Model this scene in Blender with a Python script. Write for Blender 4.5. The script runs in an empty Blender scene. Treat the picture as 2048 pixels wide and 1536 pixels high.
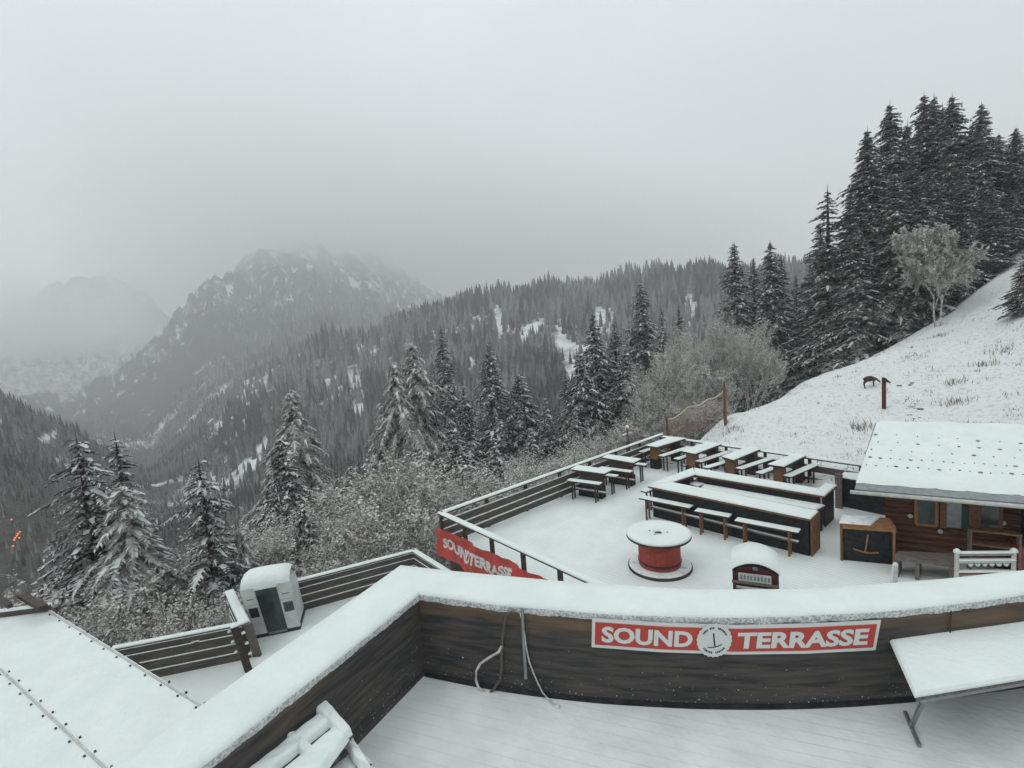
import bpy, bmesh, math, random
import numpy as np
from mathutils import Vector, Matrix
random.seed(7); rng = np.random.default_rng(7)
scn = bpy.context.scene
COL = scn.collection
R_ = math.radians

# ------------------------------------------------------------------ camera
CAMH = 6.8
FPX = 995.0
YAW, PITCH, ROLL = R_(-49.78), R_(5.77), R_(-4.35)
cy, sy, cp, sp, cr, sr = math.cos(YAW), math.sin(YAW), math.cos(PITCH), math.sin(PITCH), math.cos(ROLL), math.sin(ROLL)
FV = Vector((sy*cp, cy*cp, -sp)); R0 = Vector((cy, -sy, 0)); U0 = R0.cross(FV)
RV = R0*cr + U0*sr; UV_ = -R0*sr + U0*cr
CAM = Vector((0, 0, CAMH))
cd = bpy.data.cameras.new("camera"); cam = bpy.data.objects.new("camera", cd); COL.objects.link(cam)
cd.sensor_width = 36; cd.lens = FPX/2048*36; cd.clip_start = 0.1; cd.clip_end = 30000
m3 = Matrix((RV, UV_, -FV)).transposed()
cam.matrix_world = Matrix.Translation(CAM) @ m3.to_4x4()
scn.camera = cam

# ------------------------------------------------------------------ sky, sun, exposure
SUN_EL, SUN_AZ = R_(48), R_(200)
w = bpy.data.worlds.new("World"); scn.world = w; w.use_nodes = True
nt = w.node_tree; nt.nodes.clear()
out = nt.nodes.new('ShaderNodeOutputWorld'); bg = nt.nodes.new('ShaderNodeBackground')
sky = nt.nodes.new('ShaderNodeTexSky'); sky.sky_type = 'NISHITA'; sky.sun_disc = False
sky.sun_elevation = SUN_EL; sky.sun_rotation = SUN_AZ
bg.inputs[1].default_value = 0.1
tc = nt.nodes.new('ShaderNodeTexCoord'); sep = nt.nodes.new('ShaderNodeSeparateXYZ')
nt.links.new(tc.outputs['Generated'], sep.inputs[0])
ramp = nt.nodes.new('ShaderNodeValToRGB')          # overcast cloud deck: brighter overhead
ramp.color_ramp.elements[0].position = 0.0; ramp.color_ramp.elements[0].color = (.75, .80, .835, 1)
ramp.color_ramp.elements[1].position = 1.0; ramp.color_ramp.elements[1].color = (.93, 1.0, 1.02, 1)
e = ramp.color_ramp.elements.new(0.35); e.color = (.71, .765, .81, 1)
nt.links.new(sep.outputs[2], ramp.inputs[0])
nz = nt.nodes.new('ShaderNodeTexNoise'); nz.inputs['Scale'].default_value = 2.2; nz.inputs['Detail'].default_value = 4
mpn = nt.nodes.new('ShaderNodeMapping'); mpn.inputs['Scale'].default_value = (1, 1, 2.6)
nt.links.new(tc.outputs['Generated'], mpn.inputs[0]); nt.links.new(mpn.outputs[0], nz.inputs['Vector'])
mr = nt.nodes.new('ShaderNodeMapRange'); mr.inputs[1].default_value = .3; mr.inputs[2].default_value = .7
mr.inputs[3].default_value = 9.0; mr.inputs[4].default_value = 11.0
nt.links.new(nz.outputs[0], mr.inputs[0])
mul = nt.nodes.new('ShaderNodeVectorMath'); mul.operation = 'SCALE'
nt.links.new(ramp.outputs[0], mul.inputs[0]); nt.links.new(mr.outputs[0], mul.inputs['Scale'])
mix = nt.nodes.new('ShaderNodeMix'); mix.data_type = 'RGBA'; mix.inputs[0].default_value = .95
nt.links.new(sky.outputs[0], mix.inputs[6]); nt.links.new(mul.outputs[0], mix.inputs[7])
nt.links.new(mix.outputs[2], bg.inputs[0]); nt.links.new(bg.outputs[0], out.inputs[0])
sd = bpy.data.lights.new("sun", 'SUN'); sd.energy = 0.85; sd.angle = R_(40); sd.color = (1, .99, .965)
so = bpy.data.objects.new("sun", sd); COL.objects.link(so)
so.rotation_euler = (R_(90)-SUN_EL, 0, -SUN_AZ + math.pi)
scn.view_settings.view_transform = 'Standard'; scn.view_settings.look = 'None'
scn.view_settings.exposure = 0.33; scn.view_settings.gamma = 1
scn.cycles.volume_bounces = 8; scn.cycles.max_bounces = 10
scn.cycles.diffuse_bounces = 3; scn.cycles.transparent_max_bounces = 8

# ------------------------------------------------------------------ pixel <-> world helpers (2048 x 1536 photo pixels)
def ray(px, py): return RV*((px-1024)/FPX) - UV_*((py-768)/FPX) + FV
def U(px, py, z):
    r = ray(px, py); t = (z-CAMH)/r.z; return CAM + r*t
def W(px, py, D):
    r = ray(px, py); t = D/math.hypot(r.x, r.y); return CAM + r*t
def project(P):
    d = P - CAM; f = d.dot(FV)
    return 1024 + FPX*d.dot(RV)/f, 768 - FPX*d.dot(UV_)/f
def hor(px): return 768 - FPX*math.tan(PITCH) + math.tan(ROLL)*(px-1024)

# ------------------------------------------------------------------ materials
MATS = {}
def mat(name, base, rough=.8, noise=None, bump=0, scale=(1, 1, 1), ns=5, metal=0, coords='Object', detail=6, ramp=(.35, .65), bscale=None, spec=.3):
    """base colour, optional second colour mixed by noise"""
    m = bpy.data.materials.new(name); m.use_nodes = True; t = m.node_tree; b = t.nodes['Principled BSDF']
    b.inputs['Base Color'].default_value = (*base, 1); b.inputs['Roughness'].default_value = rough
    b.inputs['Metallic'].default_value = metal; b.inputs['Specular IOR Level'].default_value = spec
    if noise or bump:
        c = t.nodes.new('ShaderNodeTexCoord'); mp = t.nodes.new('ShaderNodeMapping'); mp.inputs['Scale'].default_value = scale
        n = t.nodes.new('ShaderNodeTexNoise'); n.inputs['Scale'].default_value = ns; n.inputs['Detail'].default_value = detail
        t.links.new(c.outputs[coords], mp.inputs[0]); t.links.new(mp.outputs[0], n.inputs['Vector'])
        if noise:
            r = t.nodes.new('ShaderNodeValToRGB'); r.color_ramp.elements[0].position = ramp[0]; r.color_ramp.elements[1].position = ramp[1]
            r.color_ramp.elements[0].color = (*base, 1); r.color_ramp.elements[1].color = (*noise, 1)
            t.links.new(n.outputs[0], r.inputs[0]); t.links.new(r.outputs[0], b.inputs['Base Color'])
        if bump:
            n2 = n
            if bscale:
                n2 = t.nodes.new('ShaderNodeTexNoise'); n2.inputs['Scale'].default_value = bscale; n2.inputs['Detail'].default_value = 5
                t.links.new(mp.outputs[0], n2.inputs['Vector'])
            bp = t.nodes.new('ShaderNodeBump'); bp.inputs['Strength'].default_value = 1; bp.inputs['Distance'].default_value = bump
            t.links.new(n2.outputs[0], bp.inputs['Height']); t.links.new(bp.outputs[0], b.inputs['Normal'])
    MATS[name] = m; return m
M = lambda n: MATS[n]
SNOWC = (.715, .775, .745)
mat('snow', SNOWC, .75, (.77, .83, .80), .02, ns=1.6, bscale=9)
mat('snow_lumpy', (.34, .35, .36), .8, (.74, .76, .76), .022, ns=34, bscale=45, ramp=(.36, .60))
mat('snow_thin', (.55, .57, .55), .8, (.80, .83, .82), .01, ns=7, ramp=(.3, .5))
mat('wood_dark', (.030, .026, .024), .7, (.085, .062, .048), .004, scale=(1, 1, 9), ns=4)
mat('wood_rail', (.05, .045, .042), .75, (.13, .11, .095), .004, scale=(.6, .6, 14), ns=3)
mat('wood_brown', (.11, .055, .032), .65, (.22, .11, .06), .003, scale=(2, 2, 8), ns=4)
mat('wood_orange', (.24, .11, .045), .6, (.36, .18, .075), .003, scale=(2, 2, 8), ns=4)
mat('wood_grey', (.10, .085, .075), .75, (.19, .165, .15), .004, scale=(1, 5, 5), ns=5)
mat('board_black', (.010, .011, .013), .6, (.028, .028, .032), .002, ns=9, spec=.2)
mat('metal', (.22, .24, .25), .45, (.30, .32, .33), 0, metal=.6, ns=8)
mat('stud', (.13, .14, .15), .7, (.3, .31, .32), ns=3)
mat('metal_dark', (.05, .055, .06), .5, metal=.5)
mat('metal_pale', (.42, .43, .40), .5, (.55, .56, .52), ns=8)
mat('red_paint', (.27, .035, .026), .6, (.40, .075, .05), .001, scale=(1, 1, 3), ns=3)
mat('sign_red', (.40, .05, .038), .5, (.46, .065, .045), ns=3)
mat('sign_white', (.60, .62, .60), .5)
mat('sign_grey', (.03, .05, .06), .6)
mat('banner_red', (.42, .05, .045), .6, (.52, .08, .06), .01, ns=3)
mat('dark_red', (.06, .014, .014), .5, (.11, .028, .024), ns=5)
mat('glass_dark', (.02, .028, .033), .15, (.045, .055, .06), ns=3, spec=.6)
mat('cabin_white', (.50, .51, .49), .5, (.66, .67, .65), ns=3)
mat('hose', (.09, .085, .075), .5); mat('hose_pale', (.34, .33, .30), .6, (.6, .6, .58), ns=14)
mat('net', (.42, .30, .24), .8, (.42, .19, .16), ns=3); mat('rope', (.5, .48, .36), .8)
mat('fur', (.045, .028, .024), .9, (.085, .05, .04), .01, ns=9)
mat('fur_pale', (.4, .33, .27), .9)
mat('bark', (.035, .027, .022), .9, (.10, .09, .085), .02, scale=(3, 3, .6), ns=5)
mat('bark_frost', (.17, .155, .14), .9, (.62, .62, .60), .01, ns=4)
mat('needles', (.028, .034, .029), .8, (.15, .16, .145), ns=1.1)
mat('needle_rime', (.17, .18, .17), .85, (.50, .51, .50), ns=1.4)
mat('needles_frost', (.26, .27, .245), .85, (.56, .57, .53), ns=1.7)
mat('branch_snow', (.50, .52, .50), .85, (.76, .79, .77), ns=2.5)
mat('leaf_frost', (.32, .32, .29), .85, (.74, .74, .70), ns=1.5)
mat('leaf_brown', (.16, .085, .05), .85, (.28, .19, .12), ns=3)
mat('grass_dry', (.15, .135, .11), .9, (.33, .30, .25), ns=6)
mat('teal', (.012, .055, .05), .5)
m = mat('lamp_glow', (1, .35, .1)); m.node_tree.nodes['Principled BSDF'].inputs['Emission Color'].default_value = (1, .16, .03, 1); m.node_tree.nodes['Principled BSDF'].inputs['Emission Strength'].default_value = 1.3

# log wall: stacked rounded logs
m = mat('logs', (.06, .027, .017), .7, (.19, .08, .043), 0, scale=(.5, .5, 8), ns=3)
t = m.node_tree; wv = t.nodes.new('ShaderNodeTexWave'); wv.wave_type = 'BANDS'; wv.bands_direction = 'Z'; wv.inputs['Scale'].default_value = 1.9; wv.inputs['Distortion'].default_value = .5
tcx = t.nodes.new('ShaderNodeTexCoord'); t.links.new(tcx.outputs['Object'], wv.inputs[0])
bp = t.nodes.new('ShaderNodeBump'); bp.inputs['Distance'].default_value = .08; t.links.new(wv.outputs[1], bp.inputs['Height']); t.links.new(bp.outputs[0], t.nodes['Principled BSDF'].inputs['Normal'])

# weathered parapet boards with ochre wood band and stuck snow specks
m = mat('parapet_board', (.024, .025, .027), .75, (.085, .074, .065), .002, scale=(.55, .55, 6), ns=3.2, detail=14, ramp=(.34, .72))
t = m.node_tree; b = t.nodes['Principled BSDF']; src = b.inputs['Base Color'].links[0].from_socket
tcx = t.nodes.new('ShaderNodeTexCoord')
n2 = t.nodes.new('ShaderNodeTexNoise'); n2.inputs['Scale'].default_value = 1.1; n2.inputs['Detail'].default_value = 6
mp = t.nodes.new('ShaderNodeMapping'); mp.inputs['Scale'].default_value = (.8, .8, 7); t.links.new(tcx.outputs['Object'], mp.inputs[0]); t.links.new(mp.outputs[0], n2.inputs['Vector'])
at = t.nodes.new('ShaderNodeAttribute'); at.attribute_name = 'hgt'
ad = t.nodes.new('ShaderNodeMath'); ad.operation = 'MULTIPLY_ADD'; ad.inputs[1].default_value = .9; t.links.new(n2.outputs[0], ad.inputs[0])
t.links.new(at.outputs['Fac'], ad.inputs[2])
mr2 = t.nodes.new('ShaderNodeMapRange'); mr2.inputs[1].default_value = 1.16; mr2.inputs[2].default_value = 1.5; t.links.new(ad.outputs[0], mr2.inputs[0])
mx = t.nodes.new('ShaderNodeMix'); mx.data_type = 'RGBA'; mx.inputs[7].default_value = (.15, .095, .055, 1)
t.links.new(mr2.outputs[0], mx.inputs[0]); t.links.new(src, mx.inputs[6])
vo = t.nodes.new('ShaderNodeTexNoise'); vo.inputs['Scale'].default_value = 34; vo.inputs['Detail'].default_value = 2; t.links.new(tcx.outputs['Object'], vo.inputs['Vector'])
s2 = t.nodes.new('ShaderNodeMath'); s2.operation = 'MULTIPLY_ADD'; s2.inputs[1].default_value = -.16; t.links.new(at.outputs['Fac'], s2.inputs[0]); t.links.new(vo.outputs[0], s2.inputs[2])
mr3 = t.nodes.new('ShaderNodeMapRange'); mr3.inputs[1].default_value = .665; mr3.inputs[2].default_value = .71; t.links.new(s2.outputs[0], mr3.inputs[0])
mx2 = t.nodes.new('ShaderNodeMix'); mx2.data_type = 'RGBA'; mx2.inputs[7].default_value = (.5, .5, .5, 1)
t.links.new(mr3.outputs[0], mx2.inputs[0]); t.links.new(mx.outputs[2], mx2.inputs[6]); t.links.new(mx2.outputs[2], b.inputs['Base Color'])

# deck snow: planks show through as faint darker grooves running one way
def deck_snow(name, ang, gap, strength, period):
    m = mat(name, SNOWC, .75, (.77, .83, .80), .012, ns=2, bscale=10)
    t = m.node_tree; b = t.nodes['Principled BSDF']; src = b.inputs['Base Color'].links[0].from_socket
    c = t.nodes.new('ShaderNodeTexCoord'); mp = t.nodes.new('ShaderNodeMapping'); mp.inputs['Rotation'].default_value = (0, 0, ang)
    t.links.new(c.outputs['Object'], mp.inputs[0])
    wv = t.nodes.new('ShaderNodeTexWave'); wv.wave_type = 'BANDS'; wv.bands_direction = 'X'; wv.wave_profile = 'SIN'
    wv.inputs['Scale'].default_value = .314/period; wv.inputs['Distortion'].default_value = .25; wv.inputs['Detail'].default_value = 1; wv.inputs['Detail Scale'].default_value = .6
    t.links.new(mp.outputs[0], wv.inputs[0])
    r = t.nodes.new('ShaderNodeMapRange'); r.inputs[1].default_value = gap; r.inputs[2].default_value = 1; r.inputs[3].default_value = 0; r.inputs[4].default_value = 1
    t.links.new(wv.outputs[1], r.inputs[0])
    n = t.nodes.new('ShaderNodeTexNoise'); n.inputs['Scale'].default_value = .8; n.inputs['Detail'].default_value = 3
    t.links.new(c.outputs['Object'], n.inputs['Vector'])
    r2 = t.nodes.new('ShaderNodeMapRange'); r2.inputs[1].default_value = .42; r2.inputs[2].default_value = .68; r2.inputs[3].default_value = .1; r2.inputs[4].default_value = strength
    t.links.new(n.outputs[0], r2.inputs[0])
    mu = t.nodes.new('ShaderNodeMath'); mu.operation = 'MULTIPLY'; t.links.new(r.outputs[0], mu.inputs[0]); t.links.new(r2.outputs[0], mu.inputs[1])
    mx = t.nodes.new('ShaderNodeMix'); mx.data_type = 'RGBA'; mx.inputs[7].default_value = (.32, .32, .33, 1)
    t.links.new(mu.outputs[0], mx.inputs[0]); t.links.new(src, mx.inputs[6]); t.links.new(mx.outputs[2], b.inputs['Base Color'])
deck_snow('deck_snow', R_(90), .93, .55, .14)
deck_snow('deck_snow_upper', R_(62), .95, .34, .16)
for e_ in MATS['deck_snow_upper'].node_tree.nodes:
    if e_.bl_idname == 'ShaderNodeValToRGB': e_.color_ramp.elements[0].color = (.62, .65, .64, 1); e_.color_ramp.elements[1].color = (.72, .75, .74, 1)  # greyer thin snow, with the gloom around the parapet darkened into its colour

# ------------------------------------------------------------------ mesh builder
class MB:
    def __init__(s): s.v = []; s.f = []; s.m = []
    def add(s, vs, fs, mi=0):
        o = len(s.v); s.v += [tuple(p) for p in vs]
        for f in fs: s.f.append(tuple(i+o for i in f)); s.m.append(mi)
    def prism(s, poly, z0, z1, mi=0):
        n = len(poly); lo = [(p[0], p[1], z0) for p in poly]; hi = [(p[0], p[1], z1) for p in poly]
        s.add(lo+hi, [tuple(range(n))[::-1], tuple(range(n, 2*n))] + [(i, (i+1) % n, n+(i+1) % n, n+i) for i in range(n)], mi)
    def hexa(s, lo, hi, mi=0):
        n = len(lo)
        s.add(list(lo)+list(hi), [tuple(range(n))[::-1], tuple(range(n, 2*n))] + [(i, (i+1) % n, n+(i+1) % n, n+i) for i in range(n)], mi)
    def beam(s, p, q, w, h, mi=0, up=(0, 0, 1)):
        p = Vector(p); q = Vector(q); d = (q-p).normalized(); up = Vector(up)
        if abs(d.dot(up)) > .99: up = Vector((1, 0, 0))
        a = d.cross(up).normalized()*(w/2); b = a.cross(d).normalized()*(h/2)
        vs = [p-a-b, p+a-b, p+a+b, p-a+b, q-a-b, q+a-b, q+a+b, q-a+b]
        s.add(vs, [(0, 1, 2, 3)[::-1], (4, 5, 6, 7), (0, 1, 5, 4), (1, 2, 6, 5), (2, 3, 7, 6), (3, 0, 4, 7)], mi)
    def box(s, c, sx, sy_, sz, rz=0, mi=0):
        ca, sa = math.cos(rz), math.sin(rz); P = [(-sx/2, -sy_/2), (sx/2, -sy_/2), (sx/2, sy_/2), (-sx/2, sy_/2)]
        s.prism([(c[0]+x*ca-y*sa, c[1]+x*sa+y*ca) for x, y in P], c[2], c[2]+sz, mi)
    def tube(s, pts, r, n=8, mi=0, cap=True):
        pts = [Vector(p) for p in pts]; rs = r if isinstance(r, (list, tuple)) else [r]*len(pts); vs = []; k = len(pts)
        ref = Vector((0, 0, 1))
        for i, p in enumerate(pts):
            d = (pts[min(i+1, k-1)]-pts[max(i-1, 0)]).normalized()
            a = d.cross(ref)
            if a.length < .05: a = d.cross(Vector((1, 0, 0)))
            a.normalize(); b = d.cross(a).normalized()
            for j in range(n):
                an = 2*math.pi*j/n; vs.append(p+a*math.cos(an)*rs[i]+b*math.sin(an)*rs[i])
        fs = [(i*n+j, i*n+(j+1) % n, (i+1)*n+(j+1) % n, (i+1)*n+j) for i in range(k-1) for j in range(n)]
        if cap: fs += [tuple(range(n))[::-1], tuple(range((k-1)*n, k*n))]
        s.add(vs, fs, mi)
    def lathe(s, c, prof, n=40, mi=0):
        vs = []; k = len(prof)
        for r, z in prof:
            for j in range(n):
                a = 2*math.pi*j/n; vs.append((c[0]+r*math.cos(a), c[1]+r*math.sin(a), c[2]+z))
        s.add(vs, [(i*n+j, i*n+(j+1) % n, (i+1)*n+(j+1) % n, (i+1)*n+j) for i in range(k-1) for j in range(n)]+[tuple(range(n))[::-1], tuple(range((k-1)*n, k*n))], mi)
    def build(s, name, mats, parent=None, bevel=0, smooth=False, seg=2, local=False):
        me = bpy.data.meshes.new(name)
        off = Vector((0, 0, 0)) if (parent is None or local) else world_loc(parent)
        loc = Vector((0, 0, 0))
        if parent is None and not local and s.v:
            a = np.array(s.v); loc = Vector(((a[:, 0].min()+a[:, 0].max())/2, (a[:, 1].min()+a[:, 1].max())/2, a[:, 2].min())); off = loc
        me.from_pydata([tuple(Vector(p)-off) for p in s.v], [], s.f)
        for mm in (mats if isinstance(mats, (list, tuple)) else [mats]): me.materials.append(M(mm) if isinstance(mm, str) else mm)
        me.polygons.foreach_set('material_index', s.m)
        if smooth: me.polygons.foreach_set('use_smooth', [True]*len(s.f))
        if bevel:
            b = bmesh.new(); b.from_mesh(me); bmesh.ops.remove_doubles(b, verts=b.verts, dist=1e-4)
            bmesh.ops.bevel(b, geom=[e for e in b.edges if e.is_manifold and e.calc_face_angle(0) > .5], offset=bevel, segments=seg, affect='EDGES', clamp_overlap=True)
            b.to_mesh(me); b.free()
        me.update()
        o = bpy.data.objects.new(name, me); COL.objects.link(o)
        if parent is not None: o.parent = parent
        else: o.location = loc
        return o
def world_loc(o):
    v = Vector(o.location)
    while o.parent: o = o.parent; v += Vector(o.location)
    return v
def thing(name, label, cat, loc=(0, 0, 0), group=None):
    o = bpy.data.objects.new(name, None); COL.objects.link(o); o.location = loc; o.empty_display_size = .2
    o['label'] = label; o['category'] = cat
    if group: o['group'] = group
    return o
def tag(o, label, cat, group=None):
    o['label'] = label; o['category'] = cat
    if group: o['group'] = group
    return o
def kind(o, k): o['kind'] = k; return o
def copy_tree(o, parent=None):
    c = o.copy(); COL.objects.link(c)
    if parent is not None: c.parent = parent
    for ch in list(o.children): copy_tree(ch, c)
    return c
def inset(poly, d):
    """offset a convex polygon (2D) inwards by d (negative grows it)"""
    P = [Vector((p[0], p[1])) for p in poly]; n = len(P); area = sum(P[i].x*P[(i+1) % n].y-P[(i+1) % n].x*P[i].y for i in range(n))
    sg = 1 if area > 0 else -1; L = []
    for i in range(n):
        a, b = P[i], P[(i+1) % n]; t_ = (b-a).normalized(); nn = Vector((-t_.y, t_.x))*sg; L.append((a+nn*d, t_))
    res = []
    for i in range(n):
        a, ta = L[i-1]; b, tb = L[i]; den = ta.x*tb.y-ta.y*tb.x
        if abs(den) < 1e-6: res.append((b.x, b.y)); continue
        k = ((b-a).x*tb.y-(b-a).y*tb.x)/den; q = a+ta*k; res.append((q.x, q.y))
    return res
def snowcap(poly, z, h, parent, over=.012, mat_='snow'):
    """a rounded layer of snow on a flat polygon"""
    p0 = inset(poly, -over); mb = MB(); r = min(h*.8, .05); n = len(poly)
    rings = [(p0, z), (inset(poly, -over-.006), z+h*.35), (inset(poly, -over+r*.25), z+h*.78), (inset(poly, -over+r*.9), z+h)]
    vs = []
    for pl, zz in rings:
        for p in pl: vs.append((p[0], p[1], zz))
    fs = [(k*n+i, k*n+(i+1) % n, (k+1)*n+(i+1) % n, (k+1)*n+i) for k in range(3) for i in range(n)]+[tuple(range(3*n, 4*n)), tuple(range(n))[::-1]]
    mb.add(vs, fs); return mb.build('snow', mat_, parent)
def line_quad(a, b, wd):
    a = Vector((a[0], a[1])); b = Vector((b[0], b[1])); d = (b-a).normalized(); n = Vector((-d.y, d.x))*wd/2
    return [tuple(a-n), tuple(b-n), tuple(b+n), tuple(a+n)]

# ------------------------------------------------------------------ terrain (polar sheet round the camera)
def fbm(x, y, oct=5, seed=0, gain=.5):
    tot = np.zeros_like(x); amp = 1; s = 0
    for o in range(oct):
        r = np.random.default_rng(seed*31+o); G = r.random((256, 256))
        xi = np.floor(x).astype(int); yi = np.floor(y).astype(int); fx = x-xi; fy = y-yi
        fx = fx*fx*(3-2*fx); fy = fy*fy*(3-2*fy)
        g = lambda a, b_: G[a & 255, b_ & 255]
        v = (g(xi, yi)*(1-fx)+g(xi+1, yi)*fx)*(1-fy)+(g(xi, yi+1)*(1-fx)+g(xi+1, yi+1)*fx)*fy
        tot += v*amp; s += amp; amp *= gain; x = x*2.03+17.1; y = y*2.03+5.7
    return tot/s - .5
CX = [-350, 0, 150, 300, 420, 520, 650, 750, 860, 1000, 1100, 1200, 1300, 1450, 1600, 1750, 1860, 1950, 2048, 2400]
ZROWS = {  # distance -> height in metres per column
 3:   [-6]*20,
 12:  [-7, -6, -6, -6, -6, -6, -6, -6, -5, -4, -3, -2, -1.2, -1.2, -1, -1, -1, -1, -1, -1],
 17:  [-8, -8, -8, -8, -8, -8, -8, -8, -7, -6, -5, -3, -1.5, -.8, -.7, -.6, -.4, -.2, 0, .3],
 21:  [-10, -10, -10, -10, -10, -10, -9.5, -9, -8.5, -7.5, -6, -4, -2, -.7, -.2, .2, .4, .6, .8, 1.2],
 25:  [-12, -12, -12, -12, -11.5, -11, -10.5, -10, -9.5, -8.5, -7, -5, -1.6, .6, .7, 1.0, 1.1, 1.3, 1.5, 2.5],
 30:  [-14.5, -14, -14, -13.5, -13, -13, -12.5, -12, -11, -9.5, -8, -6, -2.6, 1.5, 1.7, 1.8, 1.8, 2.0, 2.3, 4],
 34:  [-16, -16, -16, -15.5, -15, -14.5, -14, -13, -12, -10.5, -9, -7, -5, .3, 2.3, 2.6, 2.6, 2.9, 3.3, 6],
 40:  [-19, -18.5, -18, -17.5, -17, -17, -16, -15, -14, -12, -10.5, -8.5, -6.5, -3, 1.6, 3.6, 3.9, 4.3, 5.0, 9],
 46:  [-21, -20.5, -20, -20, -19.5, -19, -18, -17, -15, -13.5, -12, -10, -8, -5, -.5, 3.4, 4.9, 5.9, 7.0, 12],
 52:  [-24, -23, -23, -22, -22, -21, -20, -19, -17, -15, -13, -11.5, -9.5, -7, -3, 2.0, 4.8, 7.5, 9.0, 15],
 60:  [-27, -26, -26, -25, -24, -24, -22, -21, -19, -17, -15, -13, -11, -9, -6, 0, 3.5, 8.5, 11.0, 17],
 80:  [-35, -34, -33, -33, -32, -30, -28, -26, -24, -21, -19, -18, -16, -14, -11, -5, 0, 6, 12, 18],
 120: [-50, -48, -47, -46, -45, -42, -40, -36, -32, -29, -28, -27, -27, -26, -24, -14, -6, 4, 12, 18],
}
PROWS = {  # distance -> photo y per column
 200: [1000, 1015, 1040, 1070, 1065, 1040, 1000, 970, 930, 900, 880, 860, 850, 830, 800, 760, 700, 640, 560, 500],
 330: [790, 860, 940, 1025, 1010, 960, 905, 865, 815, 775, 755, 742, 737, 722, 700, 680, 650, 620, 570, 520],
 430: [740, 783, 865, 965, 930, 860, 790, 765, 720, 690, 680, 670, 655, 645, 640, 630, 620, 600, 570, 520],
 600: [790, 815, 885, 955, 842, 756, 682, 676, 635, 593, 590, 586, 556, 556, 560, 560, 560, 560, 560, 520],
 800: [795, 820, 880, 930, 800, 745, 705, 695, 675, 640, 630, 625, 610, 605, 600, 600, 600, 600, 600, 560],
 1100: [810, 822, 850, 790, 665, 655, 640, 650, 665, 650, 640, 640, 630, 630, 630, 630, 630, 630, 630, 600],
 1450: [800, 812, 830, 700, 566, 578, 580, 605, 650, 650, 645, 640, 640, 640, 640, 640, 640, 640, 640, 620],
 2000: [785, 795, 805, 720, 610, 511, 510, 545, 625, 645, 645, 640, 640, 640, 640, 640, 640, 640, 640, 620],
 2500: [655, 622, 556, 598, 650, 560, 500, 520, 600, 645, 645, 640, 640, 640, 640, 640, 640, 640, 640, 620],
 3100: [700, 700, 690, 690, 655, 600, 475, 495, 600, 650, 650, 650, 650, 650, 650, 650, 650, 650, 650, 630],
 4000: [700, 700, 700, 690, 680, 660, 440, 470, 620, 660, 660, 660, 660, 660, 660, 660, 660, 660, 660, 650],
 5500: [690, 670, 620, 640, 680, 680, 680, 680, 680, 680, 680, 680, 680, 680, 680, 680, 680, 680, 680, 670],
 8000: [740]*20,
}
CX.insert(4, 345)
for q_, rows_ in ((0, ZROWS), (1, PROWS)):
    for D_ in rows_: v_ = rows_[D_]; v_.insert(4, {1450: 655, 2500: 668, 1100: 735, 2000: 690}.get(D_, v_[3]*.6+v_[4]*.4))
AZC = math.atan2(FV.x, FV.y)     # azimuth of the view centre (clockwise from +Y)
def azt(px, py):
    r = ray(px, py); a = math.atan2(r.x, r.y)-AZC; a = (a+math.pi) % (2*math.pi)-math.pi
    return a, r.z/math.hypot(r.x, r.y)
AZG = np.concatenate([np.radians(np.linspace(-180, -58, 26))[:-1], np.radians(np.linspace(-58, 58, 521)), np.radians(np.linspace(58, 180, 26))[1:]])
DR = sorted(list(ZROWS)+list(PROWS)); TR = []
for D in DR:
    if D in ZROWS: a = [azt(p, hor(p))[0] for p in CX]; tt = [(z-CAMH)/D for z in ZROWS[D]]
    else:
        q = [azt(p, y) for p, y in zip(CX, PROWS[D])]; a = [x[0] for x in q]; tt = [x[1] for x in q]
    a = np.array(a); tt = np.array(tt)
    g = np.interp(AZG, a, tt)
    k = np.ones(9)/9; gs = np.convolve(np.pad(g, 4, 'edge'), k, 'valid'); g = gs if D < 1300 else .5*gs+.5*g
    TR.append(g)
TR = np.array(TR); LD = np.log(np.array(DR, float))
DG = np.exp(np.concatenate([np.linspace(math.log(3), math.log(18), 12)[:-1], np.linspace(math.log(18), math.log(70), 110)[:-1], np.linspace(math.log(70), math.log(8000), 250)]))
TG = np.array([np.interp(np.log(DG), LD, TR[:, j]) for j in range(len(AZG))]).T      # [D, az]
AA, LL = np.meshgrid(AZG, np.log(DG))
DD = np.exp(LL)
ss = np.clip((DD-140)/300, 0, 1); mt = np.clip((DD-850)/500, 0, 1)
TG = TG + fbm(AA*14+50, LL*9+50, 5, 1)*.028*ss*(1-mt) + mt*(fbm(AA*24+9, LL*18+3, 7, 2, .6)*.068-.004)
ridg = 1-np.abs(fbm(AA*30+TG*22, LL*10, 4, 5))*4
TG = TG + mt*ridg*.02
near = np.clip((DD-19)/6, 0, 1)*np.clip((140-DD)/60, 0, 1)
XX = DD*np.sin(AA+AZC); YY = DD*np.cos(AA+AZC)
ZG = CAMH + DD*TG + near*(fbm(XX*.25, YY*.25, 5, 3)*.9)
def gz(x, y):
    D = math.hypot(x, y); a = (math.atan2(x, y)-AZC+math.pi) % (2*math.pi)-math.pi
    i = min(max(np.searchsorted(DG, D)-1, 0), len(DG)-2); j = min(max(np.searchsorted(AZG, a)-1, 0), len(AZG)-2)
    u = (D-DG[i])/(DG[i+1]-DG[i]); v = (a-AZG[j])/(AZG[j+1]-AZG[j])
    return float((ZG[i, j]*(1-u)+ZG[i+1, j]*u)*(1-v)+(ZG[i, j+1]*(1-u)+ZG[i+1, j+1]*u)*v)
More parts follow.
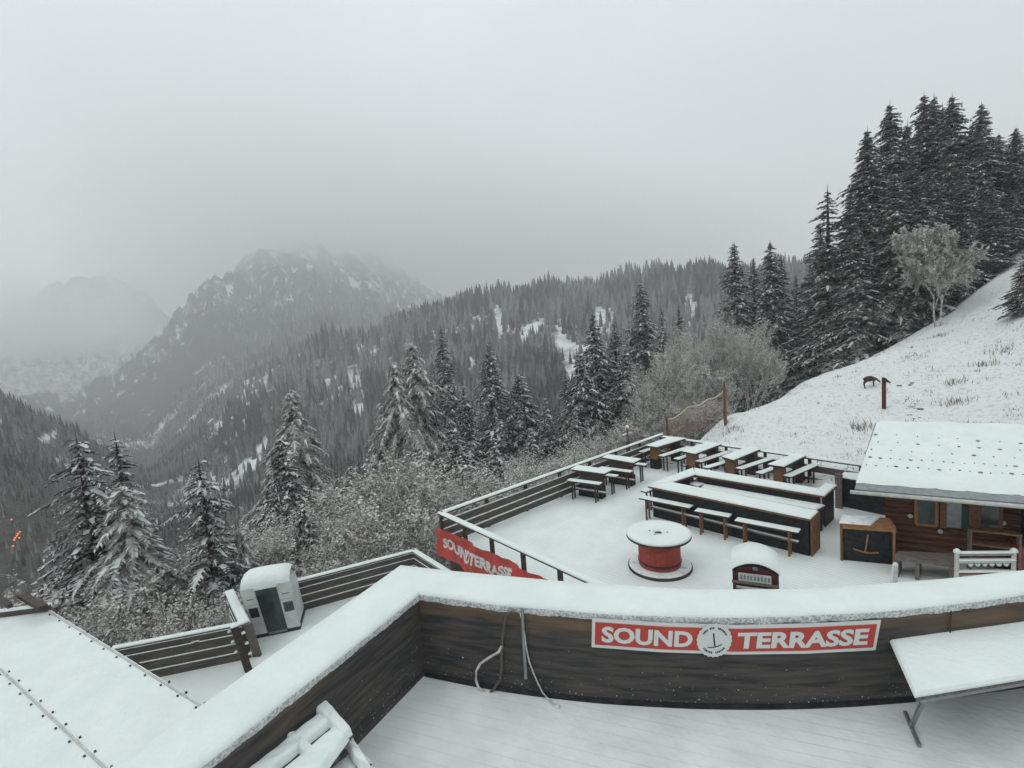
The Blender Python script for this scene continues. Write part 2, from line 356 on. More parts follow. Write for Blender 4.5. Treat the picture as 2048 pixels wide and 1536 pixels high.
def ground(px, py, d0=17, d1=500):
    """first hit of a pixel's ray on the terrain"""
    D = d0
    while D < d1:
        P = W(px, py, D)
        if P.z < gz(P.x, P.y): break
        D *= 1.006
    return Vector((P.x, P.y, gz(P.x, P.y)))
CLEAR = [[(940, 628), (975, 606), (1006, 602), (1010, 640), (1002, 690), (985, 660), (945, 650)],
 [(1040, 665), (1055, 640), (1075, 645), (1088, 668), (1075, 700), (1045, 700)],
 [(1100, 620), (1110, 640), (1140, 680), (1165, 690), (1190, 660), (1192, 596), (1245, 615), (1243, 660), (1200, 690), (1165, 760), (1140, 800), (1120, 740), (1105, 680)],
 [(1358, 575), (1385, 578), (1392, 640), (1378, 665), (1362, 620)], [(1085, 640), (1095, 640), (1100, 690), (1090, 690)],
 [(690, 722), (722, 722), (730, 780), (735, 860), (705, 830), (700, 760)], [(632, 778), (668, 748), (690, 735), (688, 765), (655, 770)],
 [(524, 878), (548, 850), (545, 905), (500, 950), (425, 1000), (440, 970)],
 [(128, 800), (185, 785), (178, 815), (132, 825)], [(70, 880), (128, 845), (118, 872), (85, 892)], [(500, 700), (520, 690), (515, 720)],
 [(480, 765), (500, 755), (495, 790)], [(930, 770), (940, 710), (955, 720), (950, 760)], [(590, 690), (612, 680), (610, 705)]]
CLEAR = [[(sum(q[0] for q in c)/len(c)*.12+p[0]*.88, sum(q[1] for q in c)/len(c)*.12+p[1]*.88) for p in c] for c in CLEAR]
def inpoly(px, py, poly):
    c = np.zeros(px.shape, bool); n = len(poly)
    for i in range(n):
        x1, y1 = poly[i]; x2, y2 = poly[(i+1) % n]
        cond = ((y1 > py) != (y2 > py)) & (px < (x2-x1)*(py-y1)/((y2-y1) if y2 != y1 else 1e-9)+x1); c ^= cond
    return c
def projn(x, y, z):
    d = np.stack([x, y, z-CAMH], -1); f = d @ np.array(FV); f = np.where(f > .1, f, .1)
    return 1024+FPX*(d @ np.array(RV))/f, 768-FPX*(d @ np.array(UV_))/f
PXg, PYg = projn(XX, YY, ZG)
clear = np.zeros(XX.shape)
jx = PXg+fbm(XX*.02, YY*.02, 3, 8)*30; jy = PYg+fbm(XX*.02+40, YY*.02, 3, 9)*20
for c in CLEAR: clear[inpoly(jx, jy, c) & (DD > 150) & (DD < 900)] = .52
clear[(PXg < 330) & (DD > 1500) & (DD < 3400)] = .42
gzl = np.gradient(ZG, axis=1)/np.maximum(np.abs(np.gradient(XX, axis=1))+np.abs(np.gradient(YY, axis=1)), 1e-3)
mtn = mt*np.clip(.16+.0001*DD+fbm(AA*85, LL*65, 6, 12, .7)*2.6 + .25*np.clip((DD-3300)/500, 0, 1), 0, 1)*.75
hill = np.clip((PXg-1250)/150, 0, 1)*np.clip((75-DD)/10, 0, 1)
patch = np.clip((DD-150)/100, 0, 1)*(1-mt)*np.clip(.22+fbm(XX*.02, YY*.02, 5, 33)*1.5, 0, .5)
snowa = np.maximum(np.maximum(np.maximum(clear, mtn), hill), patch)
snowa = np.where(DD < 75, np.maximum(snowa, .35), snowa)
nd, na = XX.shape
verts = np.stack([XX, YY, ZG], -1).reshape(-1, 3)
idx = np.arange(nd*na).reshape(nd, na)
f = np.stack([idx[:-1, :-1], idx[:-1, 1:], idx[1:, 1:], idx[1:, :-1]], -1).reshape(-1, 4)
def np_mesh(name, verts, quads, smooth=True):
    me = bpy.data.meshes.new(name); k = quads.shape[1]
    me.vertices.add(len(verts)); me.vertices.foreach_set('co', np.asarray(verts, np.float32).ravel())
    me.loops.add(quads.size); me.loops.foreach_set('vertex_index', quads.astype(np.int32).ravel())
    me.polygons.add(len(quads)); me.polygons.foreach_set('loop_start', np.arange(0, quads.size, k, dtype=np.int32))
    if smooth: me.polygons.foreach_set('use_smooth', np.ones(len(quads), bool))
    me.update(calc_edges=True); return me
me = np_mesh('terrain', verts, f[:, ::-1])
a = me.attributes.new('snow', 'FLOAT', 'POINT'); a.data.foreach_set('value', snowa.astype(np.float32).ravel())
tm = bpy.data.materials.new('mountain_ground'); tm.use_nodes = True; t = tm.node_tree; b = t.nodes['Principled BSDF']; b.inputs['Roughness'].default_value = .9; b.inputs['Specular IOR Level'].default_value = .1
at = t.nodes.new('ShaderNodeAttribute'); at.attribute_name = 'snow'; c = t.nodes.new('ShaderNodeTexCoord')
n1 = t.nodes.new('ShaderNodeTexNoise'); n1.inputs['Scale'].default_value = .05; n1.inputs['Detail'].default_value = 12; n1.inputs['Roughness'].default_value = .68; t.links.new(c.outputs['Object'], n1.inputs['Vector'])
a1 = t.nodes.new('ShaderNodeMath'); a1.operation = 'ADD'; t.links.new(at.outputs['Fac'], a1.inputs[0]); t.links.new(n1.outputs[0], a1.inputs[1])
mr1 = t.nodes.new('ShaderNodeMapRange'); mr1.inputs[1].default_value = .82; mr1.inputs[2].default_value = 1.08; t.links.new(a1.outputs[0], mr1.inputs[0])
nn = t.nodes.new('ShaderNodeTexNoise'); nn.inputs['Scale'].default_value = 4.5; nn.inputs['Detail'].default_value = 7; nn.inputs['Roughness'].default_value = .7; t.links.new(c.outputs['Object'], nn.inputs['Vector'])
r1 = t.nodes.new('ShaderNodeValToRGB'); r1.color_ramp.elements[0].position = .33; r1.color_ramp.elements[0].color = (.58, .56, .51, 1); r1.color_ramp.elements[1].position = .49; r1.color_ramp.elements[1].color = (.80, .83, .82, 1)
t.links.new(nn.outputs[0], r1.inputs[0])
r2 = t.nodes.new('ShaderNodeValToRGB'); r2.color_ramp.elements[0].position = .35; r2.color_ramp.elements[0].color = (.022, .028, .025, 1); r2.color_ramp.elements[1].position = .7; r2.color_ramp.elements[1].color = (.12, .12, .105, 1)
n3 = t.nodes.new('ShaderNodeTexNoise'); n3.inputs['Scale'].default_value = .35; n3.inputs['Detail'].default_value = 9; n3.inputs['Roughness'].default_value = .7; t.links.new(c.outputs['Object'], n3.inputs['Vector']); t.links.new(n3.outputs[0], r2.inputs[0])
mx = t.nodes.new('ShaderNodeMix'); mx.data_type = 'RGBA'; t.links.new(mr1.outputs[0], mx.inputs[0]); t.links.new(r2.outputs[0], mx.inputs[6]); t.links.new(r1.outputs[0], mx.inputs[7]); t.links.new(mx.outputs[2], b.inputs['Base Color'])
bp = t.nodes.new('ShaderNodeBump'); bp.inputs['Distance'].default_value = .12; t.links.new(nn.outputs[0], bp.inputs['Height']); t.links.new(bp.outputs[0], b.inputs['Normal'])
me.materials.append(tm)
terr = bpy.data.objects.new('terrain', me); COL.objects.link(terr); kind(terr, 'structure')

# ------------------------------------------------------------------ decks
DECKZ = 0.0; UPZ = 2.1; TERZ = -2.7
P1 = U(882, 1026, 1.1); P2 = U(1322, 873, 1.0); P3 = U(1722, 930, 1.0); P4 = U(1205, 1173, 1.1)
fd = (P4-P1); fd.z = 0; fd.normalize()
P5 = P1+fd*14
bd = (P3-P2); bd.z = 0; bd.normalize()
P6 = P3+bd*9
deck_poly = [(P1.x, P1.y), (P5.x, P5.y), (P6.x+1, P6.y-9), (P6.x, P6.y), (P2.x, P2.y)]
mb = MB(); mb.prism(deck_poly, -.25, 0); kind(mb.build('deck_floor', 'deck_snow'), 'structure')
o = MB(); o.prism(inset(deck_poly, .12), -6, -.254); kind(o.build('deck_substructure', 'wood_dark'), 'structure')
exec_after = []

def fence(label, A, B, z0, h, capw=.16, slats=((.05, .3), (.33, .58), (.61, .8)), nposts=6, snow=.05, group=None, capmat='wood_rail', slatside=1, capsnow=True, postw=.1, slat_snow=True, ends=(0, 0)):
    A = Vector((A[0], A[1], z0)); B = Vector((B[0], B[1], z0)); d = (B-A).normalized(); n = Vector((-d.y, d.x, 0))*slatside
    t_ = thing('fence', label, 'fence', tuple(A), group)
    mb = MB(); mb.prism(line_quad(A-d*.05, B+d*.05, capw), z0+h-.045, z0+h); mb.build('top_rail', capmat, t_)
    if capsnow: snowcap(line_quad(A-d*.05, B+d*.05, capw), z0+h+.002, snow, t_)
    for lo, hi in slats:
        mb = MB(); a = A+n*.055; b_ = B+n*.055
        mb.prism(line_quad(a, b_, .03), z0+lo, z0+hi); s_ = mb.build('slat', 'wood_rail', t_)
        if slat_snow: snowcap(line_quad(a, b_, .05), z0+hi+.001, .03, s_, over=.004, mat_='snow_thin')
    for i in range(nposts):
        p = A+(B-A)*((i+.0)/(max(nposts-1, 1))); mb = MB(); mb.box((p.x, p.y, z0), postw, postw, h-.05, math.atan2(d.y, d.x)); mb.build('post', 'wood_dark', t_)
    return t_
fence('long slatted deck fence on the valley side running behind the two left tables', P1, P2, 0, 1.1, .17, ((.04, .27), (.33, .55), (.60, .84)), 8, group='deck railings', slatside=-1)
fence('open snow-topped rail along the back of the deck at the foot of the hill', P2, P3, 0, 1.0, .2, ((.04, .22), (.46, .72)), 6, group='deck railings', slatside=-1)
fence('deck rail with wide open gap above the crumpled red banner', P1, P5, 0, 1.1, .18, ((.02, .22),), 11, group='deck railings', slatside=-1, slat_snow=True)

# red banner hanging outside the front rail
def emblem(cx, cy_, r, put, parent, mats=('sign_white', 'sign_grey'), depth=.004):
    """toothed white disc with a ski-lift T-bar and a ring of tiny illegible letters; put(x, y, off) -> world"""
    mb = MB(); pts = []
    for i in range(72):
        a = 2*math.pi*i/72; rr = r*(1+.035*math.cos(a*24)); pts.append(put(cx+rr*math.cos(a), cy_+rr*math.sin(a), depth))
    c_ = put(cx, cy_, depth); mb.add([c_]+pts, [(0, i+1, (i+1) % 72+1) for i in range(72)])
    e_ = mb.build('emblem', mats[0], parent)
    mb = MB()
    def strip(pl, w_):
        for (x0, y0), (x1, y1) in zip(pl, pl[1:]):
            L = math.hypot(x1-x0, y1-y0); nx, ny = -(y1-y0)/L*w_/2, (x1-x0)/L*w_/2
            mb.add([put(cx+r*(x0-nx), cy_+r*(y0-ny), depth*1.8), put(cx+r*(x1-nx), cy_+r*(y1-ny), depth*1.8), put(cx+r*(x1+nx), cy_+r*(y1+ny), depth*1.8), put(cx+r*(x0+nx), cy_+r*(y0+ny), depth*1.8)], [(0, 1, 2, 3)])
    strip([(-.08, .42), (.06, -.36)], .09); strip([(-.34, -.42), (-.1, -.43), (.08, -.39), (.26, -.33), (.46, -.22)], .06)
    for a0, a1, n_ in ((150, 30, 17), (222, 262, 6), (282, 322, 6)):
        for k in range(n_):
            if n_ == 17 and k in (4, 8, 9): continue
            a = R_(a0+(a1-a0)*k/(n_-1)); ca, sa = math.cos(a), math.sin(a); strip([(ca*.68, sa*.68), (ca*.80, sa*.80)], .055+.03*((k*7) % 3)/2)
    mb.build('lettering', mats[1], e_)
    return e_
def text_mesh(s, size, bold=.0, shear=0, space=1):
    cu = bpy.data.curves.new('t', 'FONT'); cu.body = s; cu.size = size; cu.offset = bold; cu.shear = shear; cu.space_character = space; cu.resolution_u = 3
    ob = bpy.data.objects.new('t', cu); COL.objects.link(ob)
    dg = bpy.context.evaluated_depsgraph_get(); me = bpy.data.meshes.new_from_object(ob.evaluated_get(dg)); bpy.data.objects.remove(ob)
    bm = bmesh.new(); bm.from_mesh(me); bmesh.ops.triangulate(bm, faces=bm.faces)
    for _ in range(2):
        bmesh.ops.subdivide_edges(bm, edges=[e for e in bm.edges if e.calc_length() > size*.35], cuts=1)
        bmesh.ops.triangulate(bm, faces=bm.faces)
    V = [tuple(v.co) for v in bm.verts]; F = [tuple(v.index for v in f_.verts) for f_ in bm.faces]; bm.free()
    xs = [v[0] for v in V]; ys = [v[1] for v in V]
    return [(v[0]-min(xs), v[1]-min(ys)) for v in V], F, max(xs)-min(xs), max(ys)-min(ys)
ban = thing('banner', 'crumpled red banner with faded white lettering hung outside the deck rail', 'banner', (P1.x, P1.y, -.4))
nout = Vector((fd.y, -fd.x, 0))
if nout.dot(CAM-P1) < 0: nout = -nout
def bput(x, y, off=0):
    # cloth: x along the rail, y down from 0 (top) to 1
    wob = .05*math.sin(x*3.1+y*2)+.03*math.sin(x*6+y*4)+.02*math.sin(y*9+x)+.012*math.sin(x*15-y*6)+.06
    sag = .04*math.sin(x*2.2)*y
    hgt = 1.0 - .10*max(0, x-2)
    return P1+fd*(x+.02)+nout*(.12+.05*y+wob+off)+Vector((0, 0, .72-1.1+.0-y*hgt+sag))
BL = 5.35
mb = MB(); nx, ny = 90, 16
vs = [bput(BL*i/nx, j/ny) for j in range(ny+1) for i in range(nx+1)]
mb.add(vs, [(j*(nx+1)+i, j*(nx+1)+i+1, (j+1)*(nx+1)+i+1, (j+1)*(nx+1)+i) for j in range(ny) for i in range(nx)])
mb.build('cloth', 'banner_red', ban, smooth=True)
V, F_, tw, th = text_mesh('SOUNDTERRASSE', .46, .022)
sx = 3.55/tw
mb = MB(); mb.add([bput(.35+x*sx, .66-y*.95-.05*math.sin(x*4), .008) for x, y in V], F_); mb.build('lettering', 'sign_white', ban)
emblem(4.45, .62, .33, lambda x, y, o_: bput(x, y, o_+.006), ban)

# ------------------------------------------------------------------ upper terrace and its parapet
YT = np.interp; pxs = [838, 1000, 1200, 1400, 1600, 1800, 1905, 2048, 2260]
y_it = lambda p: np.interp(p, pxs, [1190, 1212, 1228, 1236, 1233, 1221, 1210, 1190, 1158])
y_ib = lambda p: np.interp(p, [849, 950, 1050, 1200, 1400, 1560, 1700, 1850, 2048, 2280], [1351, 1372, 1388, 1405, 1416, 1417, 1412, 1400, 1374, 1335])
y_ot = lambda p: np.interp(p, [800, 1000, 1200, 1400, 1600, 1800, 2048, 2230], [1131, 1152, 1168, 1179, 1178, 1165, 1141, 1118])
ZW = 3.2; NS = 60
SI, SB, SO = [], [], []
for i in range(NS+1):
    u = i/NS; SI.append(U(838+u*(2260-838), float(y_it(838+u*(2260-838))), ZW)); p = 849+u*(2280-849); SB.append(U(p, float(y_ib(p)), UPZ)); p = 800+u*(2230-800); SO.append(U(p, float(y_ot(p)), ZW+.06))
def smooth_path(P, it=6):
    for _ in range(it): P = [P[0]]+[(P[i-1]+P[i]*2+P[i+1])/4 for i in range(1, len(P)-1)]+[P[-1]]
    return P
SI, SB, SO = map(smooth_path, (SI, SB, SO))
# left run
LI = [U(838+(400-838)*u, 1190+(1536-1190)*u, ZW) for u in np.linspace(0, 1, 20)]
LI += [LI[-1]+(LI[-1]-LI[-2])*k for k in range(1, 8)]
LB = [U(849+(670-849)*u, 1351+(1536-1351)*u, UPZ) for u in np.linspace(0, 1, 20)]; LB += [LB[-1]+(LB[-1]-LB[-2])*k for k in range(1, 8)]
LO = [U(800+(220-800)*u, 1131+(1536-1131)*u, ZW+.06) for u in np.linspace(0, 1, 20)]; LO += [LO[-1]+(LO[-1]-LO[-2])*k for k in range(1, 8)]
LO2 = [(p.x, p.y) for p in LO]
def board_face(Ptop, Pbot, ztop, name, parent, matn='parapet_board', rows=10, hs=1.0):
    mb = MB(); n = len(Ptop); vs = []; hg = []
    for j in range(rows+1):
        v = j/rows
        for i in range(n):
            vs.append(Pbot[i].lerp(Vector((Ptop[i].x, Ptop[i].y, ztop)), v)); hg.append(v*hs)
    mb.add(vs, [(j*n+i, j*n+i+1, (j+1)*n+i+1, (j+1)*n+i) for j in range(rows) for i in range(n-1)])
    o_ = mb.build(name, matn, parent); a_ = o_.data.attributes.new('hgt', 'FLOAT', 'POINT'); a_.data.foreach_set('value', np.array(hg, np.float32)); return o_
par = thing('parapet_wall', 'near dark board parapet with a thick snow cap bending at a corner around the upper terrace', 'wall', tuple(SB[0]))
board_face(SI, SB, ZW-.02, 'board_panel', par); board_face(LI, LB, ZW-.02, 'board_panel', par, hs=.78)
def wall_body(T, O, parent, zb):
    """solid top plank and outer face"""
    n = len(T); mb = MB(); vs = []
    for i in range(n):
        vs += [(T[i].x, T[i].y, ZW), (O[i].x, O[i].y, ZW), (O[i].x, O[i].y, zb), (T[i].x, T[i].y, ZW-.10)]
    mb.add(vs, [(4*i+j, 4*(i+1)+j, 4*(i+1)+(j+1) % 4, 4*i+(j+1) % 4) for i in range(n-1) for j in range(4)]); return mb.build('coping', 'wood_rail', parent)
wall_body(SI, SO, par, -.3); wall_body(LI, LO, par, -3)
def snow_profile(I, O, parent, th=.085):
    n = len(I); prof = []  # along cross-section: (fraction across, outward offset at inner lip, z)
    cs = [(0, -.012, -.075), (0, -.024, -.03), (0, -.028, .015), (0, -.01, .045), (0, .05, th-.015), (.35, 0, th), (.7, 0, th), (1, .05, th), (1, -.0, .04), (1, -.01, -.01)]
    m_ = 6; vs = []; Is = []; Os = []
    for i in range(n-1):
        for k in range(m_): Is.append(I[i].lerp(I[i+1], k/m_)); Os.append(O[i].lerp(O[i+1], k/m_))
    Is.append(I[-1]); Os.append(O[-1]); N = len(Is)
    for i in range(N):
        a_, b_ = Is[i], Os[i]; d = (Vector((b_.x, b_.y, 0))-Vector((a_.x, a_.y, 0))); L = d.length; d.normalize()
        for q, (fr, off, z) in enumerate(cs):
            base = Vector((a_.x, a_.y, ZW)) if fr == 0 else Vector((a_.x, a_.y, ZW))+d*L*fr
            dd = d*off if fr == 0 else (-d*off if fr == 1 else Vector((0, 0, 0)))
            x = i*.9+q*3.7; jit = .004*math.sin(x*.31)+random.uniform(-.0045, .0045) if q < 2 else .003*math.sin(x*.11)
            vs.append(base+dd+d*jit+Vector((0, 0, z+jit*.7)))
    k = len(cs); mb = MB(); fs = []; ms = []
    for i in range(N-1):
        for q in range(k-1):
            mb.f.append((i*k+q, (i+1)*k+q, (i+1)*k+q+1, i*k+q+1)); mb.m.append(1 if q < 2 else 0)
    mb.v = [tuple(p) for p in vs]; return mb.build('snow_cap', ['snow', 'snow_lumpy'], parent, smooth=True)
cornerI = SI[0].lerp(LI[0], .5); cornerO = SO[0].lerp(LO[0], .5); SI[0] = LI[0] = cornerI; SO[0] = LO[0] = cornerO
snow_profile(SI, SO, par); snow_profile(LI, LO, par)
def wallpt(px, py, off=.03):
    yt, yb = float(y_it(px)), float(y_ib(px)); v = (py-yt)/(yb-yt); a_ = U(px, yt, ZW); b_ = U(px, yb, UPZ); p = a_.lerp(b_, v); d = (CAM-p); d.z = 0; d.normalize(); return p+d*off
# floor
up_poly = [(p.x, p.y) for p in LB[::-1]]+[(p.x, p.y) for p in SB[1:]]
up_poly += [(SB[-1].x+6, SB[-1].y-4), (LB[-1].x+6, LB[-1].y-8)]
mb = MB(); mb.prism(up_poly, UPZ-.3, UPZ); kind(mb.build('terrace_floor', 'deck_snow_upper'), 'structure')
kick = MB(); n = len(SB)
kp = [(p.x, p.y, UPZ+.004) for p in SB]
for i in range(n-1):
    d = Vector((-SB[i].x, -SB[i].y, 0)).normalized()*.03; kick.hexa([SB[i]+Vector((0, 0, .002)), SB[i+1]+Vector((0, 0, .002)), SB[i+1]+d+Vector((0, 0, .002)), SB[i]+d+Vector((0, 0, .002))], [SB[i]+Vector((0, 0, .06)), SB[i+1]+Vector((0, 0, .06)), SB[i+1]+d+Vector((0, 0, .05)), SB[i]+d+Vector((0, 0, .05))])
kick.build('kickboard', 'board_black', par)
# joint strips on the boards
for px in (1903, 834.5):
    mb = MB(); mb.beam(wallpt(max(px, 838), y_it(px)+10, .02), wallpt(max(px, 838)+(2 if px < 900 else -9), y_ib(px)-3, .02), .016, .012); mb.build('joint_strip', 'wood_dark', par)
post = MB(); post.tube([wallpt(1044, 1213, .05), wallpt(1047, 1280, .05), wallpt(1051.5, 1352, .05)], .022, 10)
tag(post.build('pole', 'metal'), 'thin grey metal pole standing against the dark parapet beside the hanging hose', 'pole')
h = MB()
path = [(1034, 1222), (1022, 1219), (1012, 1226), (1008, 1245), (1004, 1275), (1002, 1305), (1003, 1330), (1000, 1352), (990, 1368), (978, 1381)]
h.tube([wallpt(x, y, .06) for x, y in path], .019, 8)
path = [(1003, 1285), (997, 1297), (978, 1308), (960, 1320), (952, 1335), (951, 1352), (956, 1367), (966, 1375), (978, 1381)]
h.tube([wallpt(x, y, .075) for x, y in path], .017, 8, 1)
tag(h.build('hose', ['hose', 'hose_pale'], smooth=True), 'grey hose hung in a loop over the parapet left of the metal pole', 'hose')
h = MB(); path = [(1040, 1222), (1047, 1250), (1052, 1290), (1058, 1318), (1066, 1340), (1075, 1360), (1085, 1380), (1098, 1397)]
pp = [wallpt(x, y, .05) for x, y in path]; pp[-1] = U(1100, 1402, UPZ+.02); pp.append(U(1112, 1412, UPZ+.02)); h.tube(pp, .010, 6)
ca_ = h.build('cable', 'hose_pale', smooth=True); tag(ca_, 'thin snow-dusted cable trailing from the metal pole down onto the terrace snow', 'cable')
mb = MB(); q = U(1115, 1415, UPZ); mb.lathe((q.x, q.y, q.z), [(.03, 0), (.032, .02), (.02, .045), (.005, .05)], 10); o = mb.build('plug', 'sign_white', ca_); o.location = Vector(); 
for v in o.data.vertices: v.co += Vector((0, 0, 0))
ca_off = Vector(ca_.location)

# SOUND TERRASSE sign following the wall
sg = thing('sign', 'long red board with white letters SOUND TERRASSE and a round emblem on the near parapet', 'sign', tuple(wallpt(1470, 1300)))
def sput(x, y, off=.0):
    # x 0..1 along, y 0..1 upward, in photo-measured corners
    pxt = 1184+x*(1762-1184); yt = np.interp(x, [0, .25, .5, .75, 1], [1234, 1243.5, 1248, 1245, 1238]); yb = np.interp(x, [0, .25, .5, .75, 1], [1291, 1301, 1305.5, 1304, 1297])
    pxb = 1183+x*(1751-1183); return wallpt(pxb+(pxt-pxb)*y, float(yb+(yt-yb)*y), .035+off)
def plate(x0, x1, y0, y1, off, name, mat_, parent, th=.02):
    mb = MB(); n = 40; fr = []; 
    vs = []
    for i in range(n+1):
        x = x0+(x1-x0)*i/n; vs += [sput(x, y0, off), sput(x, y1, off), sput(x, y1, off-th), sput(x, y0, off-th)]
    mb.add(vs, [(4*i+j, 4*(i+1)+j, 4*(i+1)+(j+1) % 4, 4*i+(j+1) % 4) for i in range(n) for j in range(4)]+[(0, 1, 2, 3), (4*n+3, 4*n+2, 4*n+1, 4*n)])
    return mb.build(name, mat_, parent)
plate(0, 1, 0, 1, 0, 'frame', 'sign_white', sg)
plate(.011, .989, .11, .89, .006, 'panel', 'sign_red', sg, .004)
for word, x0, x1 in (('SOUND', .034, .352), ('TERRASSE', .508, .966)):
    V, F_, tw, th = text_mesh(word, 1, .04, .0)
    mb = MB(); mb.add([sput(x0+(x1-x0)*x/tw, .215+.56*y/th, .011) for x, y in V], F_); mb.build('lettering', 'sign_white', sg)
wS = (sput(1, .5)-sput(0, .5)).length; hS = (sput(.5, 1)-sput(.5, 0)).length
emblem(0, 0, 1, lambda x, y, o_: sput(.4275+x*.061, .5+y*.061*wS/hS, .012+o_), sg)

# bench at the right of the upper terrace
bz = UPZ+.74; BP = [U(1785, 1284, bz), U(1832, 1387, bz), U(2250, 1318, bz), U(2250, 1212, bz)]
be = thing('table', 'snow-covered folding table on grey metal legs at the right of the upper terrace', 'table', (BP[1].x, BP[1].y, UPZ))
bp_ = [(p.x, p.y) for p in BP]
mb = MB(); mb.prism(bp_, bz-.09, bz-.03); mb.build('tabletop', 'wood_grey', be, .01)
snowcap(bp_, bz-.028, .07, be, .02)
mb = MB(); fr_ = inset(bp_, .04); 
for i in range(4): a_, b_ = fr_[i], fr_[(i+1) % 4]; mb.beam((a_[0], a_[1], bz-.115), (b_[0], b_[1], bz-.115), .035, .045)
mb.build('frame', 'metal', be)
f0 = U(1810, 1424, UPZ+.02); f1 = U(1839, 1492, UPZ+.02); mb = MB(); mb.beam(f0, f1, .035, .035)
mb.beam(f0.lerp(f1, .45), Vector((*fr_[1], bz-.12))+(Vector((*fr_[2], 0))-Vector((*fr_[1], 0))).normalized()*.06, .035, .035)
mb.build('leg', 'metal', be)

# snow-laden picnic table bottom left
tz = UPZ+.74; pt = thing('picnic_table', 'slatted picnic table with attached bench buried in lumpy snow beside the near parapet', 'table', tuple(U(640, 1520, UPZ)))
def ext(a, b, k): return a+(b-a)*k
def slat(pxl, z, name, th=.04):
    pts = [U(x, y, z) for x, y in pxl]; pl = [(p.x, p.y) for p in pts]
    mb = MB(); mb.prism(pl, z-.1, z-.06); s_ = mb.build(name, 'wood_grey', pt)
    # lumpy snow
    A, B, C_, D_ = [Vector(p) for p in pl]; N_, K_ = 40, 12; mbx = MB(); vs = []
    for i in range(N_+1):
        u = i/N_
        for j in range(K_+1):
            v = j/K_; p = A.lerp(B, u).lerp(D_.lerp(C_, u), -.08+1.16*v); e_ = (1-abs(2*v-1)**7)*(1-max(0, 1-u*14)**3)*(1-max(0, 1-(1-u)*14)**3)
            nn_ = .008*math.sin(u*13+v*3+z*50)+.004*math.sin(u*31+v*9)+random.uniform(-.002, .002)
            vs.append((p.x+nn_*.6, p.y-nn_*.6, z-.062+e_*(.085+nn_)))
    mbx.add(vs, [(i*(K_+1)+j, (i+1)*(K_+1)+j, (i+1)*(K_+1)+j+1, i*(K_+1)+j+1) for i in range(N_) for j in range(K_)])
    mbx.build('snow', 'snow', s_, smooth=True)
slat([(622, 1411), (425, 1566), (438, 1573), (635, 1419)], tz, 'slat')
slat([(642, 1421), (452, 1574), (496, 1574), (664, 1438)], tz, 'slat')
slat([(673, 1447), (520, 1576), (612, 1576), (697, 1466)], tz, 'slat')
slat([(618, 1407), (690, 1472), (704, 1458), (650, 1396)], tz+.012, 'end_slat')
slat([(556, 1462), (612, 1505), (626, 1492), (572, 1450)], tz-.005, 'cross_slat')
bz2 = UPZ+.47
slat([(690, 1452), (742, 1530), (718, 1530), (676, 1462)], bz2+.1, 'crossbeam')
slat([(742, 1512), (640, 1600), (600, 1580), (700, 1508)], bz2, 'bench_slat')
slat([(760, 1536), (680, 1620), (660, 1610), (738, 1530)], bz2-.02, 'bench_slat')
mb = MB()
for px, py in ((660, 1432), (560, 1520)): p = U(px, py, tz-.1); mb.beam((p.x, p.y, UPZ), p, .07, .07)
mb.build('leg', 'wood_grey', pt)

# ------------------------------------------------------------------ roof at lower left
rz = 1.3; q = [U(97, 1219, rz), U(480, 1458, rz), U(520, 1900, rz), U(-500, 1900, rz), U(-500, 1300, rz)]
rf = thing('roof', 'flat snow-covered roof with raised seams at the lower left corner', 'roof', tuple(q[0]))
pl = [(p.x, p.y) for p in q]; mb = MB(); mb.prism(pl, rz-.25, rz); mb.build('roof_deck', 'wood_dark', rf); snowcap(pl, rz+.002, .05, rf, .0)
def seam(a, b, n):
    A, B = U(*a, rz+.055), U(*b, rz+.055); mb = MB(); mb.beam(A, B, .03, .03); s_ = mb.build('seam', 'metal_pale', rf)
    d = (B-A).normalized(); nn_ = Vector((-d.y, d.x, 0)); mb = MB()
    for i in range(n):
        p = A.lerp(B, (i+.5)/n)
        for s in (-1, 1): c_ = p+nn_*s*.055+d*s*.02; mb.box((c_.x, c_.y, c_.z-.01), .03, .025, .03, math.atan2(d.y, d.x))
    mb.build('snow_guard', 'metal_dark', s_)
seam((0, 1338), (230, 1556), 9); seam((97, 1222), (420, 1424), 12)
A, B = U(-60, 1237, rz+.1), U(99, 1217, rz+.1); mb = MB(); mb.beam(A, B, .10, .16); e_ = mb.build('edge_board', 'wood_rail', rf); snowcap(line_quad(A, B, .12), A.z+.082, .03, e_)
for (a, b) in (((38, 1192), (82, 1217)), ((-10, 1188), (20, 1212)), ((46, 1190), (92, 1214))):
    mb = MB(); mb.beam(W(*a, 17), W(*b, 14.6), .08, .09); s_ = mb.build('handrail', 'wood_dark'); tag(s_, {38: 'wooden rail sloping down beyond the roof edge at far left, lower of the close pair', -10: 'wooden rail cut by the left picture edge beyond the roof', 46: 'wooden rail sloping beyond the roof, upper of the close pair'}[a[0]], 'handrail', 'rails beyond the left roof')

